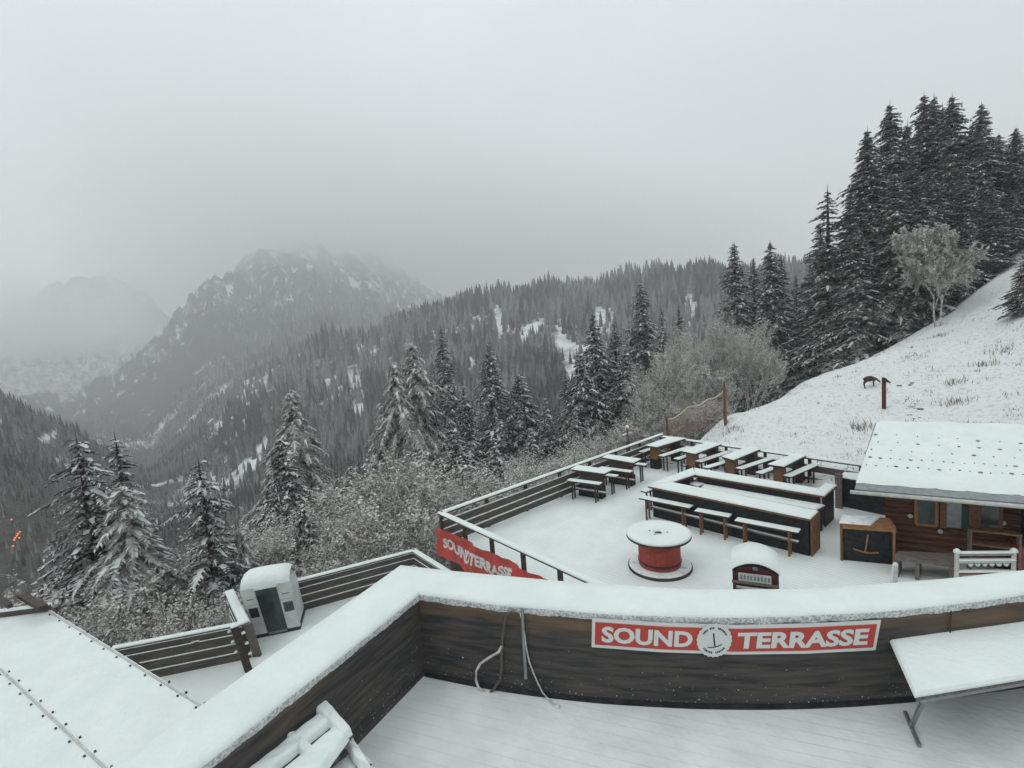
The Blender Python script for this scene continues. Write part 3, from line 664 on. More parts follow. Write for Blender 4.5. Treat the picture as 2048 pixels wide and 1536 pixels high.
# ------------------------------------------------------------------ lower left terrace
TZ = TERZ; fh = 1.15
g = lambda px, py: U(px, py, TZ+fh)
ter = [U(150, 1400, TZ), U(640, 1700, TZ), U(1000, 1500, TZ), g(905, 1150), g(826, 1101), g(585, 1165), g(455, 1183), g(487, 1245), g(150, 1312)]
mb = MB(); mb.prism([(p.x, p.y) for p in ter], TZ-.3, TZ); kind(mb.build('lower_terrace_floor', 'snow'), 'structure')
mb = MB(); mb.prism([(p.x, p.y) for p in ter], TZ-7, TZ-.304); kind(mb.build('lower_terrace_substructure', 'wood_dark'), 'structure')
sl = ((.0, .26), (.30, .56), (.60, .86), (.88, 1.08))
fence('dark slatted fence with bright snow edge behind the two small stands on the lower terrace', g(150, 1311), g(484, 1247), TZ, fh, .16, sl, 5, .05, 'lower terrace fences', slatside=-1)
fence('short fence return with wide snowy top left of the white gondola', g(489, 1246), g(459, 1184), TZ, fh, .26, sl, 3, .07, 'lower terrace fences')
fence('dark slatted fence running from the white gondola to the far terrace corner', g(588, 1163), g(828, 1101), TZ, fh, .18, sl, 6, .05, 'lower terrace fences', slatside=-1)
fence('short fence from the far terrace corner down to the red banner', g(828, 1101), g(900, 1146), TZ, fh, .18, sl, 3, .05, 'lower terrace fences', slatside=-1)
# two small standing tables
for px, py, top, lb in ((397, 1334, 1283, 'small wooden T-shaped stand against the dark fence nearer the gondola'), (279, 1352, 1301, 'small wooden T-shaped stand against the dark fence half behind the left roof')):
    b_ = U(px, py, TZ); D = math.hypot(b_.x, b_.y); zt = W(px-10, top, D).z; s_ = thing('stand', lb, 'stand', tuple(b_), 'small wooden stands')
    mb = MB(); mb.beam(b_, (b_.x, b_.y, zt-.05), .14, .12); mb.build('post', 'wood_brown', s_)
    mb = MB(); d = Vector((RV.x, RV.y, 0)).normalized(); c_ = Vector((b_.x, b_.y, zt))-d*.05; mb.beam(c_-d*.3, c_+d*.26, .3, .10); o = mb.build('top', 'wood_brown', s_, .03); 
    snowcap(line_quad(c_-d*.27, c_+d*.24, .24), zt+.052, .02, s_, mat_='snow_thin')
# peg post
b_ = U(497, 1341, TZ); D = math.hypot(b_.x, b_.y); tp = W(468, 1252, D)
s_ = thing('peg_post', 'dark post with snow-topped pegs standing in front of the fence end', 'post', tuple(b_))
mb = MB(); mb.beam(b_, tp, .2, .16); mb.build('post', 'wood_dark', s_); snowcap(line_quad(tp-Vector((.1, 0, 0)), tp+Vector((.1, 0, 0)), .18), tp.z, .06, s_)
d = Vector((RV.x, RV.y, 0)).normalized()
for i in range(3):
    for s in (-1, 1):
        p = tp.lerp(b_, .16+.23*i+(.05 if s > 0 else 0)); mb = MB(); mb.tube([p, p+d*s*.2+Vector((0, 0, .05))], .018, 6); pg = mb.build('peg', 'wood_dark', s_)
        mb = MB(); c_ = p+d*s*.2+Vector((0, 0, .05)); mb.lathe(c_, [(.02, -.01), (.055, 0), (.05, .035), (.02, .06)], 10); mb.build('snow', 'snow', pg, smooth=True)
mb = MB(); a_ = U(515, 1312, TZ); mb.beam(a_, W(495, 1247, math.hypot(a_.x, a_.y)), .10, .24, up=d); tag(mb.build('plank', 'wood_grey'), 'grey-brown upright plank between the peg post and the white gondola', 'plank')

# old white gondola cabin
FL, FR = U(512, 1278, TZ), U(603, 1259, TZ); u_ = (FR-FL); gw = u_.length; u_.normalize(); v_ = Vector((-u_.y, u_.x, 0))
if v_.dot(CAM-FL) > 0: v_ = -v_
gh = 1.78; gd = 1.25
gn = thing('gondola', 'old white ski-lift gondola cabin with open dark doorway on the lower terrace', 'gondola', tuple(FL))
def G(x, y, z): return FL+u_*((x*gw)*(1+.05*z)-.17*z)+v_*y+Vector((0, 0, z))
def gbox(x0, x1, y0, y1, z0, z1, name, mt_, parent=gn, bev=.0, taper=0):
    mb = MB(); lo = [G(x0, y0, z0), G(x1, y0, z0), G(x1, y1, z0), G(x0, y1, z0)]; hi = [G(x0+taper, y0, z1), G(x1-taper, y0, z1), G(x1-taper, y1, z1), G(x0+taper, y1, z1)]
    mb.hexa(lo, hi); return mb.build(name, mt_, parent, bev)
gbox(.02, .98, .07, gd, .1, gh-.05, 'shell', 'cabin_white', bev=.1)
gbox(.28, .70, -.005, .3, .12, gh-.12, 'doorway', 'glass_dark')  # solid dark block, its colour stands for the shaded inside of the open door
for x0, x1 in ((0, .275), (.705, 1.0)):
    p_ = gbox(x0, x1, 0, .09, .12, gh, 'door_panel', 'cabin_white', bev=.02)
    w_ = gbox(x0+.05, x1-.04, -.008, .03, .74, 1.08, 'window', 'glass_dark', p_)
    w_ = gbox(x0+.045, x1-.035, -.014, .0, .70, .74, 'sill', 'sign_white', p_)
    gbox(x0+.07, x1-.07, -.006, .02, 1.37, 1.395, 'label_strip', 'metal_dark', p_); gbox(x0+.02, x1-.02, -.006, .02, 1.18, 1.19, 'trim', 'metal', p_)
gbox(.02, .98, .02, gd, .0, .12, 'chassis', 'metal_dark'); gbox(.3, .7, -.02, .2, .07, .14, 'step', 'metal')
mb = MB(); prof = [(0, 0, gh-.12), (0, .02, gh+.06), (.04, .16, gh+.22), (.08, .4, gh+.32), (.1, .8, gh+.34), (.08, gd-.1, gh+.2), (.04, gd, gh-.05)]; vs = []
for ins, y, z in prof:
    e2 = .0
    for k, (xx, dz) in enumerate(((0+ins*.2, -.12), (.03+ins, -.03), (.12+ins, .0), (.5, .01), (.88-ins, 0), (.97-ins, -.03), (1-ins*.2, -.12))): vs.append(G(xx, y, z+dz*1.2))
mb.add(vs, [(i*7+j, i*7+j+1, (i+1)*7+j+1, (i+1)*7+j) for i in range(len(prof)-1) for j in range(6)])
o = mb.build('snow', 'snow', gn, smooth=True)

# ------------------------------------------------------------------ lower deck furniture
def wpx(px, py, z): p = U(px, py, z); return Vector((p.x, p.y))
def bench(label, a, b, z=.76, wd=.26, group='backless benches on the lower deck', legs=(.14, .86), legmat='wood_dark'):
    A, B = wpx(*a, z+.03), wpx(*b, z+.03); L = (B-A).length; d = (B-A).normalized(); n = Vector((-d.y, d.x))
    t_ = thing('bench', label, 'bench', (A.x, A.y, 0), group)
    q_ = line_quad(A, B, wd); mb = MB(); mb.prism(q_, z-.05, z); mb.build('seat', 'wood_dark', t_); snowcap(q_, z+.001, .035, t_)
    for k in legs:
        for s in (-1, 1):
            p = A+d*L*k+n*s*wd*.36; mb = MB(); mb.box((p.x, p.y, 0), .05, .05, z-.05, math.atan2(d.y, d.x)); mb.build('leg', legmat, t_)
    return t_
def table(label, quad, z=1.1, inner=0, group='high wooden tables on the lower deck', two=False):
    """quad: 4 photo corners; the pedestal stands at the end 'inner' side (corners 0-3)"""
    P = [wpx(x, y, z+.03) for x, y in quad]; c_ = sum(P, Vector((0, 0)))/4
    t_ = thing('table', label, 'table', (c_.x, c_.y, 0), group); q_ = [tuple(p) for p in P]
    mb = MB(); mb.prism(q_, z-.07, z); mb.build('tabletop', 'wood_dark', t_); snowcap(q_, z+.001, .045, t_)
    ends = ((P[0]+P[3])/2, (P[1]+P[2])/2) if inner == 0 else ((P[1]+P[2])/2, (P[0]+P[3])/2)
    ax = (ends[1]-ends[0]); L = ax.length; ax.normalize(); rz_ = math.atan2(ax.y, ax.x); wd = (P[0]-P[3]).length
    p = ends[0]+ax*.28; mb = MB(); mb.box((p.x, p.y, .45), .3, wd*.62, z-.075-.45, rz_); mb.build('pedestal', 'wood_brown', t_)
    mb = MB(); mb.box((p.x, p.y, 0), .34, wd*.7, .45, rz_); mb.build('pedestal_base', 'board_black', t_)
    p = ends[1]-ax*.25; mb = MB(); mb.box((p.x, p.y, 0), .3, wd*.62, z-.075, rz_); mb.build('pedestal', 'wood_dark', t_)
    a_ = ends[0]+ax*.35; b2 = ends[1]-ax*.3; mb = MB(); mb.beam((a_.x, a_.y, .52), (b2.x, b2.y, .52), .06, .22); mb.build('apron', 'board_black', t_)
    n = Vector((-ax.y, ax.x)); c0 = ends[0]+ax*.5; mb = MB(); mb.beam((*(c0-n*.75), .3), (*(c0+n*.75), .3), .09, .05); fb = mb.build('footrest', 'wood_grey', t_); snowcap(line_quad(c0-n*.75, c0+n*.75, .09), .326, .02, fb, mat_='snow_thin')
    return t_
table('high table at the back of the deck farthest left, beside the lamp post', [(1292, 890), (1341, 873), (1371, 876), (1314, 893)])
table('second high table from the left in the back row', [(1364, 901), (1418, 883), (1443, 887), (1390, 906.5)])
table('third high table from the left in the back row', [(1444, 912), (1496.5, 893), (1520.6, 897), (1467, 918.7)])
table('high table at the right end of the back row, nearest the hut roof', [(1536.6, 927.6), (1591.7, 905.5), (1612, 909.8), (1567.6, 932)])
table('high table against the valley-side fence, the nearer of two', [(1142.6, 937.3), (1155.4, 930.3), (1223, 939), (1209, 946)], inner=1)
table('high table against the valley-side fence, the farther of two', [(1205, 914), (1216.7, 908.8), (1281, 917.4), (1267, 924.4)], inner=1)
BK = 'benches beside the back row of tables'; LF = 'benches beside the two fence tables'; BR_ = 'bar benches'
bench('bench left of the first back table, nearest the lamp post', (1282, 903), (1316, 892), group=BK)
bench('bench right of the first back table', (1322, 911), (1378, 893), group=BK)
bench('short bench left of the second back table', (1353, 917), (1396, 904), group=BK)
bench('long bench right of the second back table', (1397, 922), (1461, 901), group=BK)
bench('bench left of the third back table', (1411, 934), (1460, 920), group=BK)
bench('bench right of the third back table', (1478, 936), (1540, 916), group=BK)
bench('bench left of the last back table', (1518, 945), (1560, 931), group=BK)
bench('bench right of the last back table, nearest the hut', (1575, 951), (1629, 928), group=BK)
bench('bench in front of the nearer fence table', (1137, 958), (1201, 966), group=LF)
bench('bench behind the nearer fence table', (1168, 943), (1234, 951), group=LF)
bench('bench in front of the farther fence table', (1200, 934), (1263, 942), group=LF)
bench('bench behind the farther fence table', (1230, 921), (1291, 928.5), group=LF)
bench('left bar bench in front of the long counter', (1281, 992), (1382, 1012), group=BR_, legmat='wood_brown')
bench('short middle bar bench in front of the long counter', (1393, 1018), (1460, 1030), group=BR_, legmat='wood_brown')
bench('right bar bench in front of the long counter', (1473, 1037), (1598, 1060), group=BR_, legmat='wood_brown')
bench('stub of a bench at the left end of the long counter', (1287, 981), (1352, 957), group=BR_)

# U-shaped bar counter
bar = thing('bar_counter', 'long U-shaped outdoor bar counter with dark panels and snow-covered top', 'bar', tuple(U(1300, 1040, 0)))
def run(name, quad, z=1.1, body='board_black', ins=.07, z0=0):
    q_ = [tuple(wpx(x, y, z+.03)) for x, y in quad]
    mb = MB(); mb.prism(inset(q_, ins), z0, z-.062); mb.build('panel', body, bar)
    mb = MB(); mb.prism(q_, z-.06, z); t_ = mb.build(name, 'wood_brown', bar); snowcap(q_, z+.001, .05, t_, .0)
run('countertop', [(1295.5, 971), (1621, 1037), (1636.5, 1022), (1342, 964)])
run('countertop', [(1297, 969), (1344, 963.6), (1391, 948), (1386, 935)])
run('countertop', [(1388, 935.6), (1392, 949), (1649, 991), (1636.5, 977)])
run('countertop', [(1637, 977.2), (1649.5, 990.6), (1674, 970), (1650, 966.5)])
run('shelf', [(1402, 975), (1632, 1019), (1650, 1010), (1409, 968)], .78, ins=.05)
run('shelf', [(1372, 965), (1396, 972), (1421, 963), (1396, 957.5)], .78, ins=.05)
mb = MB(); a_, b_ = wpx(1296, 970, 1.1), wpx(1621, 1037, 1.1); d = (b_-a_).normalized(); n = Vector((d.y, -d.x)); n = n if n.dot(-a_) > 0 else -n
p_, q_ = a_+d*.3+n*.22, b_-d*.25+n*.22; mb.beam((*p_, .42), (*q_, .42), .07, .05); o = mb.build('foot_rail', 'wood_grey', bar); snowcap(line_quad(p_, q_, .07), .447, .02, o)
# brown end board of the near run
e0, e1 = wpx(1620.5, 1037, 1.1), wpx(1637, 1021.5, 1.1); dd_ = d*.035; mb = MB()
mb.hexa([(*e0, 0), (*e1, 0), (*(e1+dd_), 0), (*(e0+dd_), 0)], [(*e0, 1.06), (*e1, 1.06), (*(e1+dd_), 1.06), (*(e0+dd_), 1.06)]); mb.build('end_board', 'wood_brown', bar)
mb = MB(); e3 = a_.lerp(b_, .3); 
p0 = a_.lerp(b_, .32)+n*.004; p1 = a_.lerp(b_, .365)+n*.004; mb.hexa([(*p0, 1.045), (*p1, 1.045), (*(p1+n*.01), 1.045), (*(p0+n*.01), 1.045)], [(*p0, 1.095), (*p1, 1.095), (*(p1+n*.01), 1.095), (*(p0+n*.01), 1.095)]); mb.build('patch', 'wood_orange', bar)

# partition wall and post by the hut
pw = thing('partition_wall', 'dark board partition with snowy ledge between the bar and the hut', 'wall', tuple(U(1682, 1010, 0)))
a_, b_ = wpx(1684, 1012, 0), wpx(1800, 1036, 0); mb = MB(); mb.prism(line_quad(a_, b_, .08), 0, 1.0); mb.build('board_panel', 'board_black', pw); mb = MB(); q_ = line_quad(a_-(b_-a_).normalized()*.1, b_, .3); mb.prism(q_, 1.002, 1.05); mb.build('ledge', 'wood_dark', pw); snowcap(q_, 1.051, .05, pw)
mb = MB(); a_ = U(1678, 1016, 0); mb.beam(a_, Vector((a_.x, a_.y, 1.2)), .12, .2); tag(mb.build('post', 'wood_grey'), 'grey-brown board post standing at the right corner of the bar', 'post')
pb = thing('planter_box', 'small snow-topped box with a thin upright stick behind the bar corner by the hut roof', 'box', tuple(U(1695, 985, 0)))
q_ = [tuple(wpx(x, y, .95)) for x, y in ((1676, 957), (1722, 962), (1726, 947), (1688, 944))]; mb = MB(); mb.prism(q_, 0, .9); mb.build('box', 'board_black', pb); snowcap(q_, .902, .06, pb)
mb = MB(); a_ = U(1688, 978, .3); mb.beam((a_.x, a_.y, 0), W(1690.5, 942, math.hypot(a_.x, a_.y)), .03, .03); mb.build('stick', 'metal_pale', pb)

# framed counter with the T-bar emblem
mc = thing('counter', 'square wood-framed black counter with a golden T-bar emblem beside the hut', 'counter', tuple(U(1672, 1123, 0)))
tq = [U(1679.5, 1046, 1.05), U(1792, 1054, 1.05), U(1779, 1035, 1.05), U(1686, 1032, 1.05)]; q_ = [(p.x, p.y) for p in tq]
mb = MB(); mb.prism(inset(q_, .03), 0, .98); mb.build('panel', 'board_black', mc)
mb = MB(); mb.prism(q_, .99, 1.04); o = mb.build('top', 'wood_orange', mc)
qq = [Vector(p) for p in q_]; qs = [qq[0], qq[0].lerp(qq[1], .55), qq[3].lerp(qq[2], .8), qq[3]]; snowcap([tuple(p) for p in qs], 1.042, .035, mc, mat_='snow_thin')
A, B = qq[0], qq[1]; du = (B-A).normalized(); nn_ = Vector((du.y, -du.x)); nn_ = nn_ if nn_.dot(-A) > 0 else -nn_; Lc = (B-A).length
def cput(x, z, off=0): p = A+du*x*Lc+nn_*off; return Vector((p.x, p.y, z))
for a_, b_, m_ in (((0.03, 0), (0.03, 1.0), 'wood_brown'), ((.97, 0), (.97, 1.0), 'wood_orange'), ((0, .95), (1, .95), 'wood_orange')):
    mb = MB(); mb.beam(cput(*a_, .0), cput(*b_, .0), .07 if a_[0] == b_[0] else .05, .05 if a_[0] == b_[0] else .08); mb.build('frame', m_, mc)
mb = MB(); mb.beam(cput(.51, .78, .0), cput(.46, .3, .0), .04, .03)
for a_, b_ in zip([(.24, .36), (.36, .31), (.46, .28), (.58, .285)], [(.36, .31), (.46, .28), (.58, .285), (.70, .31)]): mb.beam(cput(*a_), cput(*b_), .03, .035)
mb.build('emblem', 'wood_orange', mc)

# cable reel table
rc = U(1320, 1133, 0); rl = thing('cable_reel', 'large red cable reel used as a table with snow-covered round top', 'table', tuple(rc))
mb = MB(); mb.lathe(rc, [(.86, 0), (.87, .01), (.87, .06), (.86, .07)], 48); o = mb.build('base_disc', 'wood_dark', rl)
mb = MB(); mb.lathe(rc, [(.84, .071), (.84, .09), (.80, .105), (.5, .10)], 48); mb.build('snow', 'snow_thin', rl, smooth=True)
mb = MB(); n_ = 26; R1 = .57
for i in range(n_):
    a0, a1 = 2*math.pi*i/n_+.003, 2*math.pi*(i+1)/n_-.003; mb.hexa([(rc.x+R1*math.cos(a), rc.y+R1*math.sin(a), .10) for a in (a0, a1)]+[(rc.x+.5*math.cos(a), rc.y+.5*math.sin(a), .10) for a in (a1, a0)], [(rc.x+R1*math.cos(a), rc.y+R1*math.sin(a), .9) for a in (a0, a1)]+[(rc.x+.5*math.cos(a), rc.y+.5*math.sin(a), .9) for a in (a1, a0)])
mb.build('drum', 'red_paint', rl)
mb = MB(); mb.lathe(rc, [(.578, .2), (.588, .205), (.588, .25), (.578, .255)], 48); mb.build('band', 'metal_dark', rl)
mb = MB(); mb.lathe(rc, [(.86, .9), (.875, .91), (.875, .95), (.86, .96)], 48); o = mb.build('top_disc', 'wood_dark', rl)
mb = MB(); mb.lathe(rc, [(.865, .961), (.875, .98), (.86, 1.01), (.80, 1.03), (.16, 1.025), (.13, 1.0), (.11, .963)], 64); mb.build('snow', 'snow', o, smooth=True)
mb = MB(); mb.lathe(rc, [(.09, .962), (.09, .99), (.02, .992)], 16)
for dx, dy in ((.22, .1), (-.2, -.12), (.05, -.24)): mb.lathe((rc.x+dx, rc.y+dy, 0), [(.028, 1.0), (.028, 1.032), (.01, 1.035)], 8)
mb.build('bolts', 'metal_dark', rl)

# red cart with arched roof
cz = 1.27; C0, C1 = U(1464.6, 1136, cz), U(1557.5, 1147, cz); cu_ = C1-C0; cw = cu_.length; cu_.normalize(); cv = Vector((-cu_.y, cu_.x, 0)); cv = cv if cv.dot(C0-CAM) > 0 else -cv; cdp = 1.0
ct = thing('cart', 'dark red wooden stall box with arched snow-covered roof between reel and hut', 'stall', (C0.x, C0.y, 0))
def Cc(x, y, z): p = C0+cu_*x*cw+cv*y; return Vector((p.x, p.y, z))
def cbox(x0, x1, y0, y1, z0, z1, name, m_, par_=None, bev=0):
    mb = MB(); mb.hexa([Cc(x0, y0, z0), Cc(x1, y0, z0), Cc(x1, y1, z0), Cc(x0, y1, z0)], [Cc(x0, y0, z1), Cc(x1, y0, z1), Cc(x1, y1, z1), Cc(x0, y1, z1)]); return mb.build(name, m_, par_ or ct, bev)
cbox(0, 1, 0, cdp, 0, cz-.02, 'body', 'dark_red')
ar = lambda x: .17*(1-(2*x-1)**2)
mb = MB(); nn2 = 14; vs = []
for y in (-.02, .04):
    for i in range(nn2+1): x = i/nn2; vs += [Cc(x, y, cz-.02), Cc(x, y, cz+ar(x))]
k = 2*(nn2+1); fs = []
for i in range(nn2): fs += [(2*i, 2*i+2, 2*i+3, 2*i+1), (k+2*i, k+2*i+1, k+2*i+3, k+2*i+2), (2*i+1, 2*i+3, k+2*i+3, k+2*i+1)]
mb.add(vs, fs); mb.build('gable', 'dark_red', ct)
mb = MB(); vs = []; ys = [-.03, .0, cdp*.5, cdp, cdp+.02]
for y, dz in zip(ys, (.0, .05, .07, .05, 0)):
    for i in range(nn2+1): x = -.03+1.06*i/nn2; vs.append(Cc(x, y, cz+ar(min(max(x, 0), 1))+dz+(0 if 0 < i < nn2 else -.04)))
mb.add(vs, [(j*(nn2+1)+i, j*(nn2+1)+i+1, (j+1)*(nn2+1)+i+1, (j+1)*(nn2+1)+i) for j in range(4) for i in range(nn2)]); mb.build('snow', 'snow', ct, smooth=True)
mb = MB(); vs = []
for dz in (-.05, .0):
    for i in range(nn2+1): x = i/nn2; vs.append(Cc(x, -.045, cz+ar(x)+dz))
mb.add(vs, [(i, i+1, nn2+2+i, nn2+1+i) for i in range(nn2)]); mb.build('arch_trim', 'board_black', ct)
cbox(.13, .84, -.025, .02, cz-.26, cz-.08, 'window', 'cabin_white'); cbox(-.02, 1.0, -.06, .0, cz-.31, cz-.27, 'shelf', 'wood_grey'); cbox(.08, .88, -.10, -.03, cz-.40, cz-.37, 'bar', 'metal_pale')
mb = MB()
for i in range(9):
    x = .17+.075*i; mb.add([Cc(x, -.028, cz-.22), Cc(x+.045, -.028, cz-.22), Cc(x+.045, -.028, cz-.12), Cc(x, -.028, cz-.12)], [(0, 1, 2, 3)])
mb.build('items', 'metal', ct)
mb = MB(); c_ = Cc(.5, -.03, cz+.06); mb.beam(c_-cu_*.05, c_+cu_*.05, .02, .07); mb.build('badge', 'metal', ct)

# white pointed board sticking up behind the parapet
a_ = U(1780, 1190, 0); D = 10.2; tp = W(1796, 1127, D); bl = W(1770, 1185, D); br = W(1791, 1185, D); bk = Vector((FV.x, FV.y, 0)).normalized()*.35
mb = MB(); mb.hexa([Vector((bl.x, bl.y, 0)), Vector((br.x, br.y, 0)), Vector((br.x, br.y, 0))+bk, Vector((bl.x, bl.y, 0))+bk], [tp-Vector((RV.x, RV.y, 0))*.05-Vector((0, 0, .02)), tp+Vector((RV.x, RV.y, 0))*.02, tp+Vector((RV.x, RV.y, 0))*.02+bk*.2, tp-Vector((RV.x, RV.y, 0))*.05+bk*.2])
tag(mb.build('board_sign', 'snow_thin', bevel=.02), 'pointed pale board end rising behind the parapet in front of the hut', 'board')

# ------------------------------------------------------------------ log hut
EZ = 2.1; E0 = U(1709, 978, EZ); E1 = U(2048, 1006, EZ); ed = (E1-E0); ed.z = 0; ed.normalize(); E2 = E0+ed*9
en = Vector((-ed.y, ed.x, 0)); en = en if en.dot(E0-CAM) > 0 else -en
# find the ridge: height where the pixel ray of the roof corner crosses the plane x along eave = small
best = min(((abs((U(1750, 846, z)-E0).dot(ed)-.0), z) for z in np.linspace(2.3, 5.5, 200)))
RZ = 3.15
for z in (2.6, 2.9, 3.15, 3.4, 3.7): q = U(1750, 846, z)-E0; print('ridge', z, q.dot(ed), q.dot(en))
RP = U(1750, 846, RZ); depth = (RP-E0).dot(en)
hut = thing('hut', 'log hut with wide snow-covered roof at the right end of the deck', 'hut', (E0.x+en.x, E0.y+en.y, 0))
off0 = (RP-E0).dot(ed)
def H(x, y, z): p = E0+ed*x+en*y; return Vector((p.x, p.y, z))
def rz_at(y): return EZ+(RZ-EZ)*y/depth
WY = 1.15; WX = .75
mb = MB(); mb.hexa([H(0, 0, EZ-.08), H(9, 0, EZ-.08), H(9+off0, depth, RZ-.08), H(off0, depth, RZ-.08)], [H(0, 0, EZ), H(9, 0, EZ), H(9+off0, depth, RZ), H(off0, depth, RZ)]); rfo = mb.build('roof', 'metal', hut)
mb = MB(); mb.hexa([H(off0, depth, RZ-.08), H(9+off0, depth, RZ-.08), H(9+2*off0, depth*2, EZ-.08), H(2*off0, depth*2, EZ-.08)], [H(off0, depth, RZ), H(9+off0, depth, RZ), H(9+2*off0, depth*2, EZ), H(2*off0, depth*2, EZ)]); mb.build('roof', 'metal', hut)
# snow blanket starts a little above the eave
mb = MB(); NX, NY = 60, 26; vs = []
for j in range(NY+1):
    for i in range(NX+1):
        y = .28+(depth-.28)*j/NY; x = .04+off0*(j/NY)+(8.9)*i/NX; e_ = min(1, j/1.2, (NX-i)/1.5, i/1.0)
        y2 = y+(.05*math.sin(i*1.3)+.03*math.sin(i*3.1))*(j == 0)*.6
        vs.append(H(x, y2, rz_at(y)+.004+e_*(.07+.006*math.sin(i*.7+j)+random.uniform(-.002, .002))))
mb.add(vs, [(j*(NX+1)+i, j*(NX+1)+i+1, (j+1)*(NX+1)+i+1, (j+1)*(NX+1)+i) for j in range(NY) for i in range(NX)]); mb.build('snow', 'snow', rfo, smooth=True)
mb = MB()
for py0, st, n_, ph in ((929, 21, 17, 0), (913, 21, 17, 8), (897, 41, 9, 4), (881, 41, 9, 26), (866, 41, 8, 10)):
    for i in range(n_):
        px = 1731+(929-py0)*.28+ph*.4+i*st+random.uniform(-2, 2); py = py0+(px-1731)*.064+random.uniform(-1, 1)
        # hit on roof plane
        r = ray(px, py); nrm = (H(0, depth, RZ)-H(0, 0, EZ)).cross(ed); t_ = (H(0, 0, EZ)+Vector((0, 0, .082))-CAM).dot(nrm)/r.dot(nrm); p = CAM+r*t_
        s = random.choice((.015, .02, .03, .045)); mb.lathe(p, [(s, -.03), (s, .006), (s*.4, .012)], 7)
mb.build('snow_guard_studs', 'stud', rfo)
mb = MB(); mb.tube([H(-.1, -.06, EZ-.07), H(9, -.06, EZ-.07)], .05, 10); mb.build('gutter', 'metal_pale', hut, smooth=True)
mb = MB(); wl = [H(WX, WY, 0), H(9, WY, 0), H(9+off0, depth*2-1, 0), H(WX+off0, depth*2-1, 0)]
mb.hexa(wl, [Vector((p.x, p.y, rz_at(WY)-.1)) for p in wl]); mb.build('wall', 'logs', hut)
def hp(px, py, y=WY-.0):
    r = ray(px, py); t_ = (H(0, y, 0)-CAM).dot(en)/r.dot(en); p = CAM+r*t_; return (p-E0).dot(ed), p.z
def hquad(px0, py0, px1, py1, y, th, name, m_, par_=None, bev=0):
    x0, z1 = hp(px0, py0, y); x1, z0 = hp(px1, py1, y); xa, xb = min(x0, x1), max(x0, x1); mb = MB()
    mb.hexa([H(xa, y-th, z0), H(xb, y-th, z0), H(xb, y, z0), H(xa, y, z0)], [H(xa, y-th, z1), H(xb, y-th, z1), H(xb, y, z1), H(xa, y, z1)]); return mb.build(name, m_, par_ or hut, bev), xa, xb, z0, z1
for nm, px0, px1, fm in (('window', 1832, 1873, 'wood_orange'), ('window', 1959, 2001, 'wood_brown')):
    w_, xa, xb, z0, z1 = hquad(px0, 992, px1, 1051+(px0-1832)*.06, WY, .04, nm, 'glass_dark')
    mb = MB(); tk = .07
    mb.beam(H(xa, WY-.03, z0), H(xb, WY-.03, z0), tk, tk); mb.beam(H(xa, WY-.03, z0), H(xa, WY-.03, z1), tk, tk); mb.beam(H(xb, WY-.03, z0), H(xb, WY-.03, z1), tk, tk); mb.build('frame', fm, w_)
hquad(1893, 992, 1922, 1056, WY, .03, 'white_panel', 'metal', None); w_ = hquad(1923, 1012, 1936, 1056, WY, .03, 'teal_panel', 'teal')[0]
hquad(1880, 990, 1893, 1056, WY, .03, 'door_post', 'wood_brown'); hquad(1938, 990, 1956, 1056, WY, .03, 'door_post', 'wood_brown')
for px, py in ((1820, 1031), (1880, 1062), (2006, 1045)):
    x, z = hp(px, py); mb = MB(); mb.tube([H(x, WY-.02, z), H(x, WY-.06, z)], .055, 14); mb.build('wall_plate', 'metal_pale', hut)
mb = MB(); x, _ = hp(2042, 1060); mb.hexa([H(x, WY-.5, 0), H(x+.3, WY-.5, 0), H(x+.3, WY, 0), H(x, WY, 0)], [H(x, WY-.5, 1.9), H(x+.3, WY-.5, 1.9), H(x+.3, WY, 1.9), H(x, WY, 1.9)]); mb.build('door_frame', 'board_black', hut)
mb = MB(); p = U(2052, 1150, 0); mb.box((p.x, p.y, 0), .5, .5, .8, .4); tag(mb.build('barrel_box', 'red_paint', bevel=.03), 'red box just cut by the right picture edge in front of the hut', 'box')
# bench along the hut
hb = thing('bench', 'dark wooden bench with wide seat along the front of the log hut', 'bench', tuple(H(1, .6, 0)))
q_ = [wpx(1787, 1116, .5), wpx(1916, 1131, .5), wpx(1916, 1106, .5), wpx(1794, 1102, .5)]; q_ = [tuple(p) for p in q_]
mb = MB(); mb.prism(q_, .44, .5); mb.build('seat', 'wood_grey', hb)
for k in (.05, .38, .9):
    a_ = Vector(q_[0]).lerp(Vector(q_[1]), k); b_ = Vector(q_[3]).lerp(Vector(q_[2]), k); mb = MB(); mb.prism(line_quad(a_, b_, .08), 0, .438); mb.build('leg', 'wood_grey', hb)
# wooden shelf rack on the wall
sr = thing('shelf_rack', 'brown wooden shelf rack against the hut wall under the right window', 'shelf', tuple(H(3.2, .9, 0)))
x0, zt = hp(1935, 1053, .85); x1, _ = hp(2040, 1058, .85)
for z, nm in ((zt, 'top_rail'), (zt-.35, 'shelf'), (zt-.7, 'shelf')): mb = MB(); mb.hexa([H(x0, .65, z-.05), H(x1, .65, z-.05), H(x1, .9, z-.05), H(x0, .9, z-.05)], [H(x0, .65, z), H(x1, .65, z), H(x1, .9, z), H(x0, .9, z)]); mb.build(nm, 'wood_brown', sr)
for x in (x0+.03, x1-.03):
    for y in (.66, .88): mb = MB(); mb.beam(H(x, y, 0), H(x, y, zt-.05), .05, .05); mb.build('leg', 'wood_grey', sr)
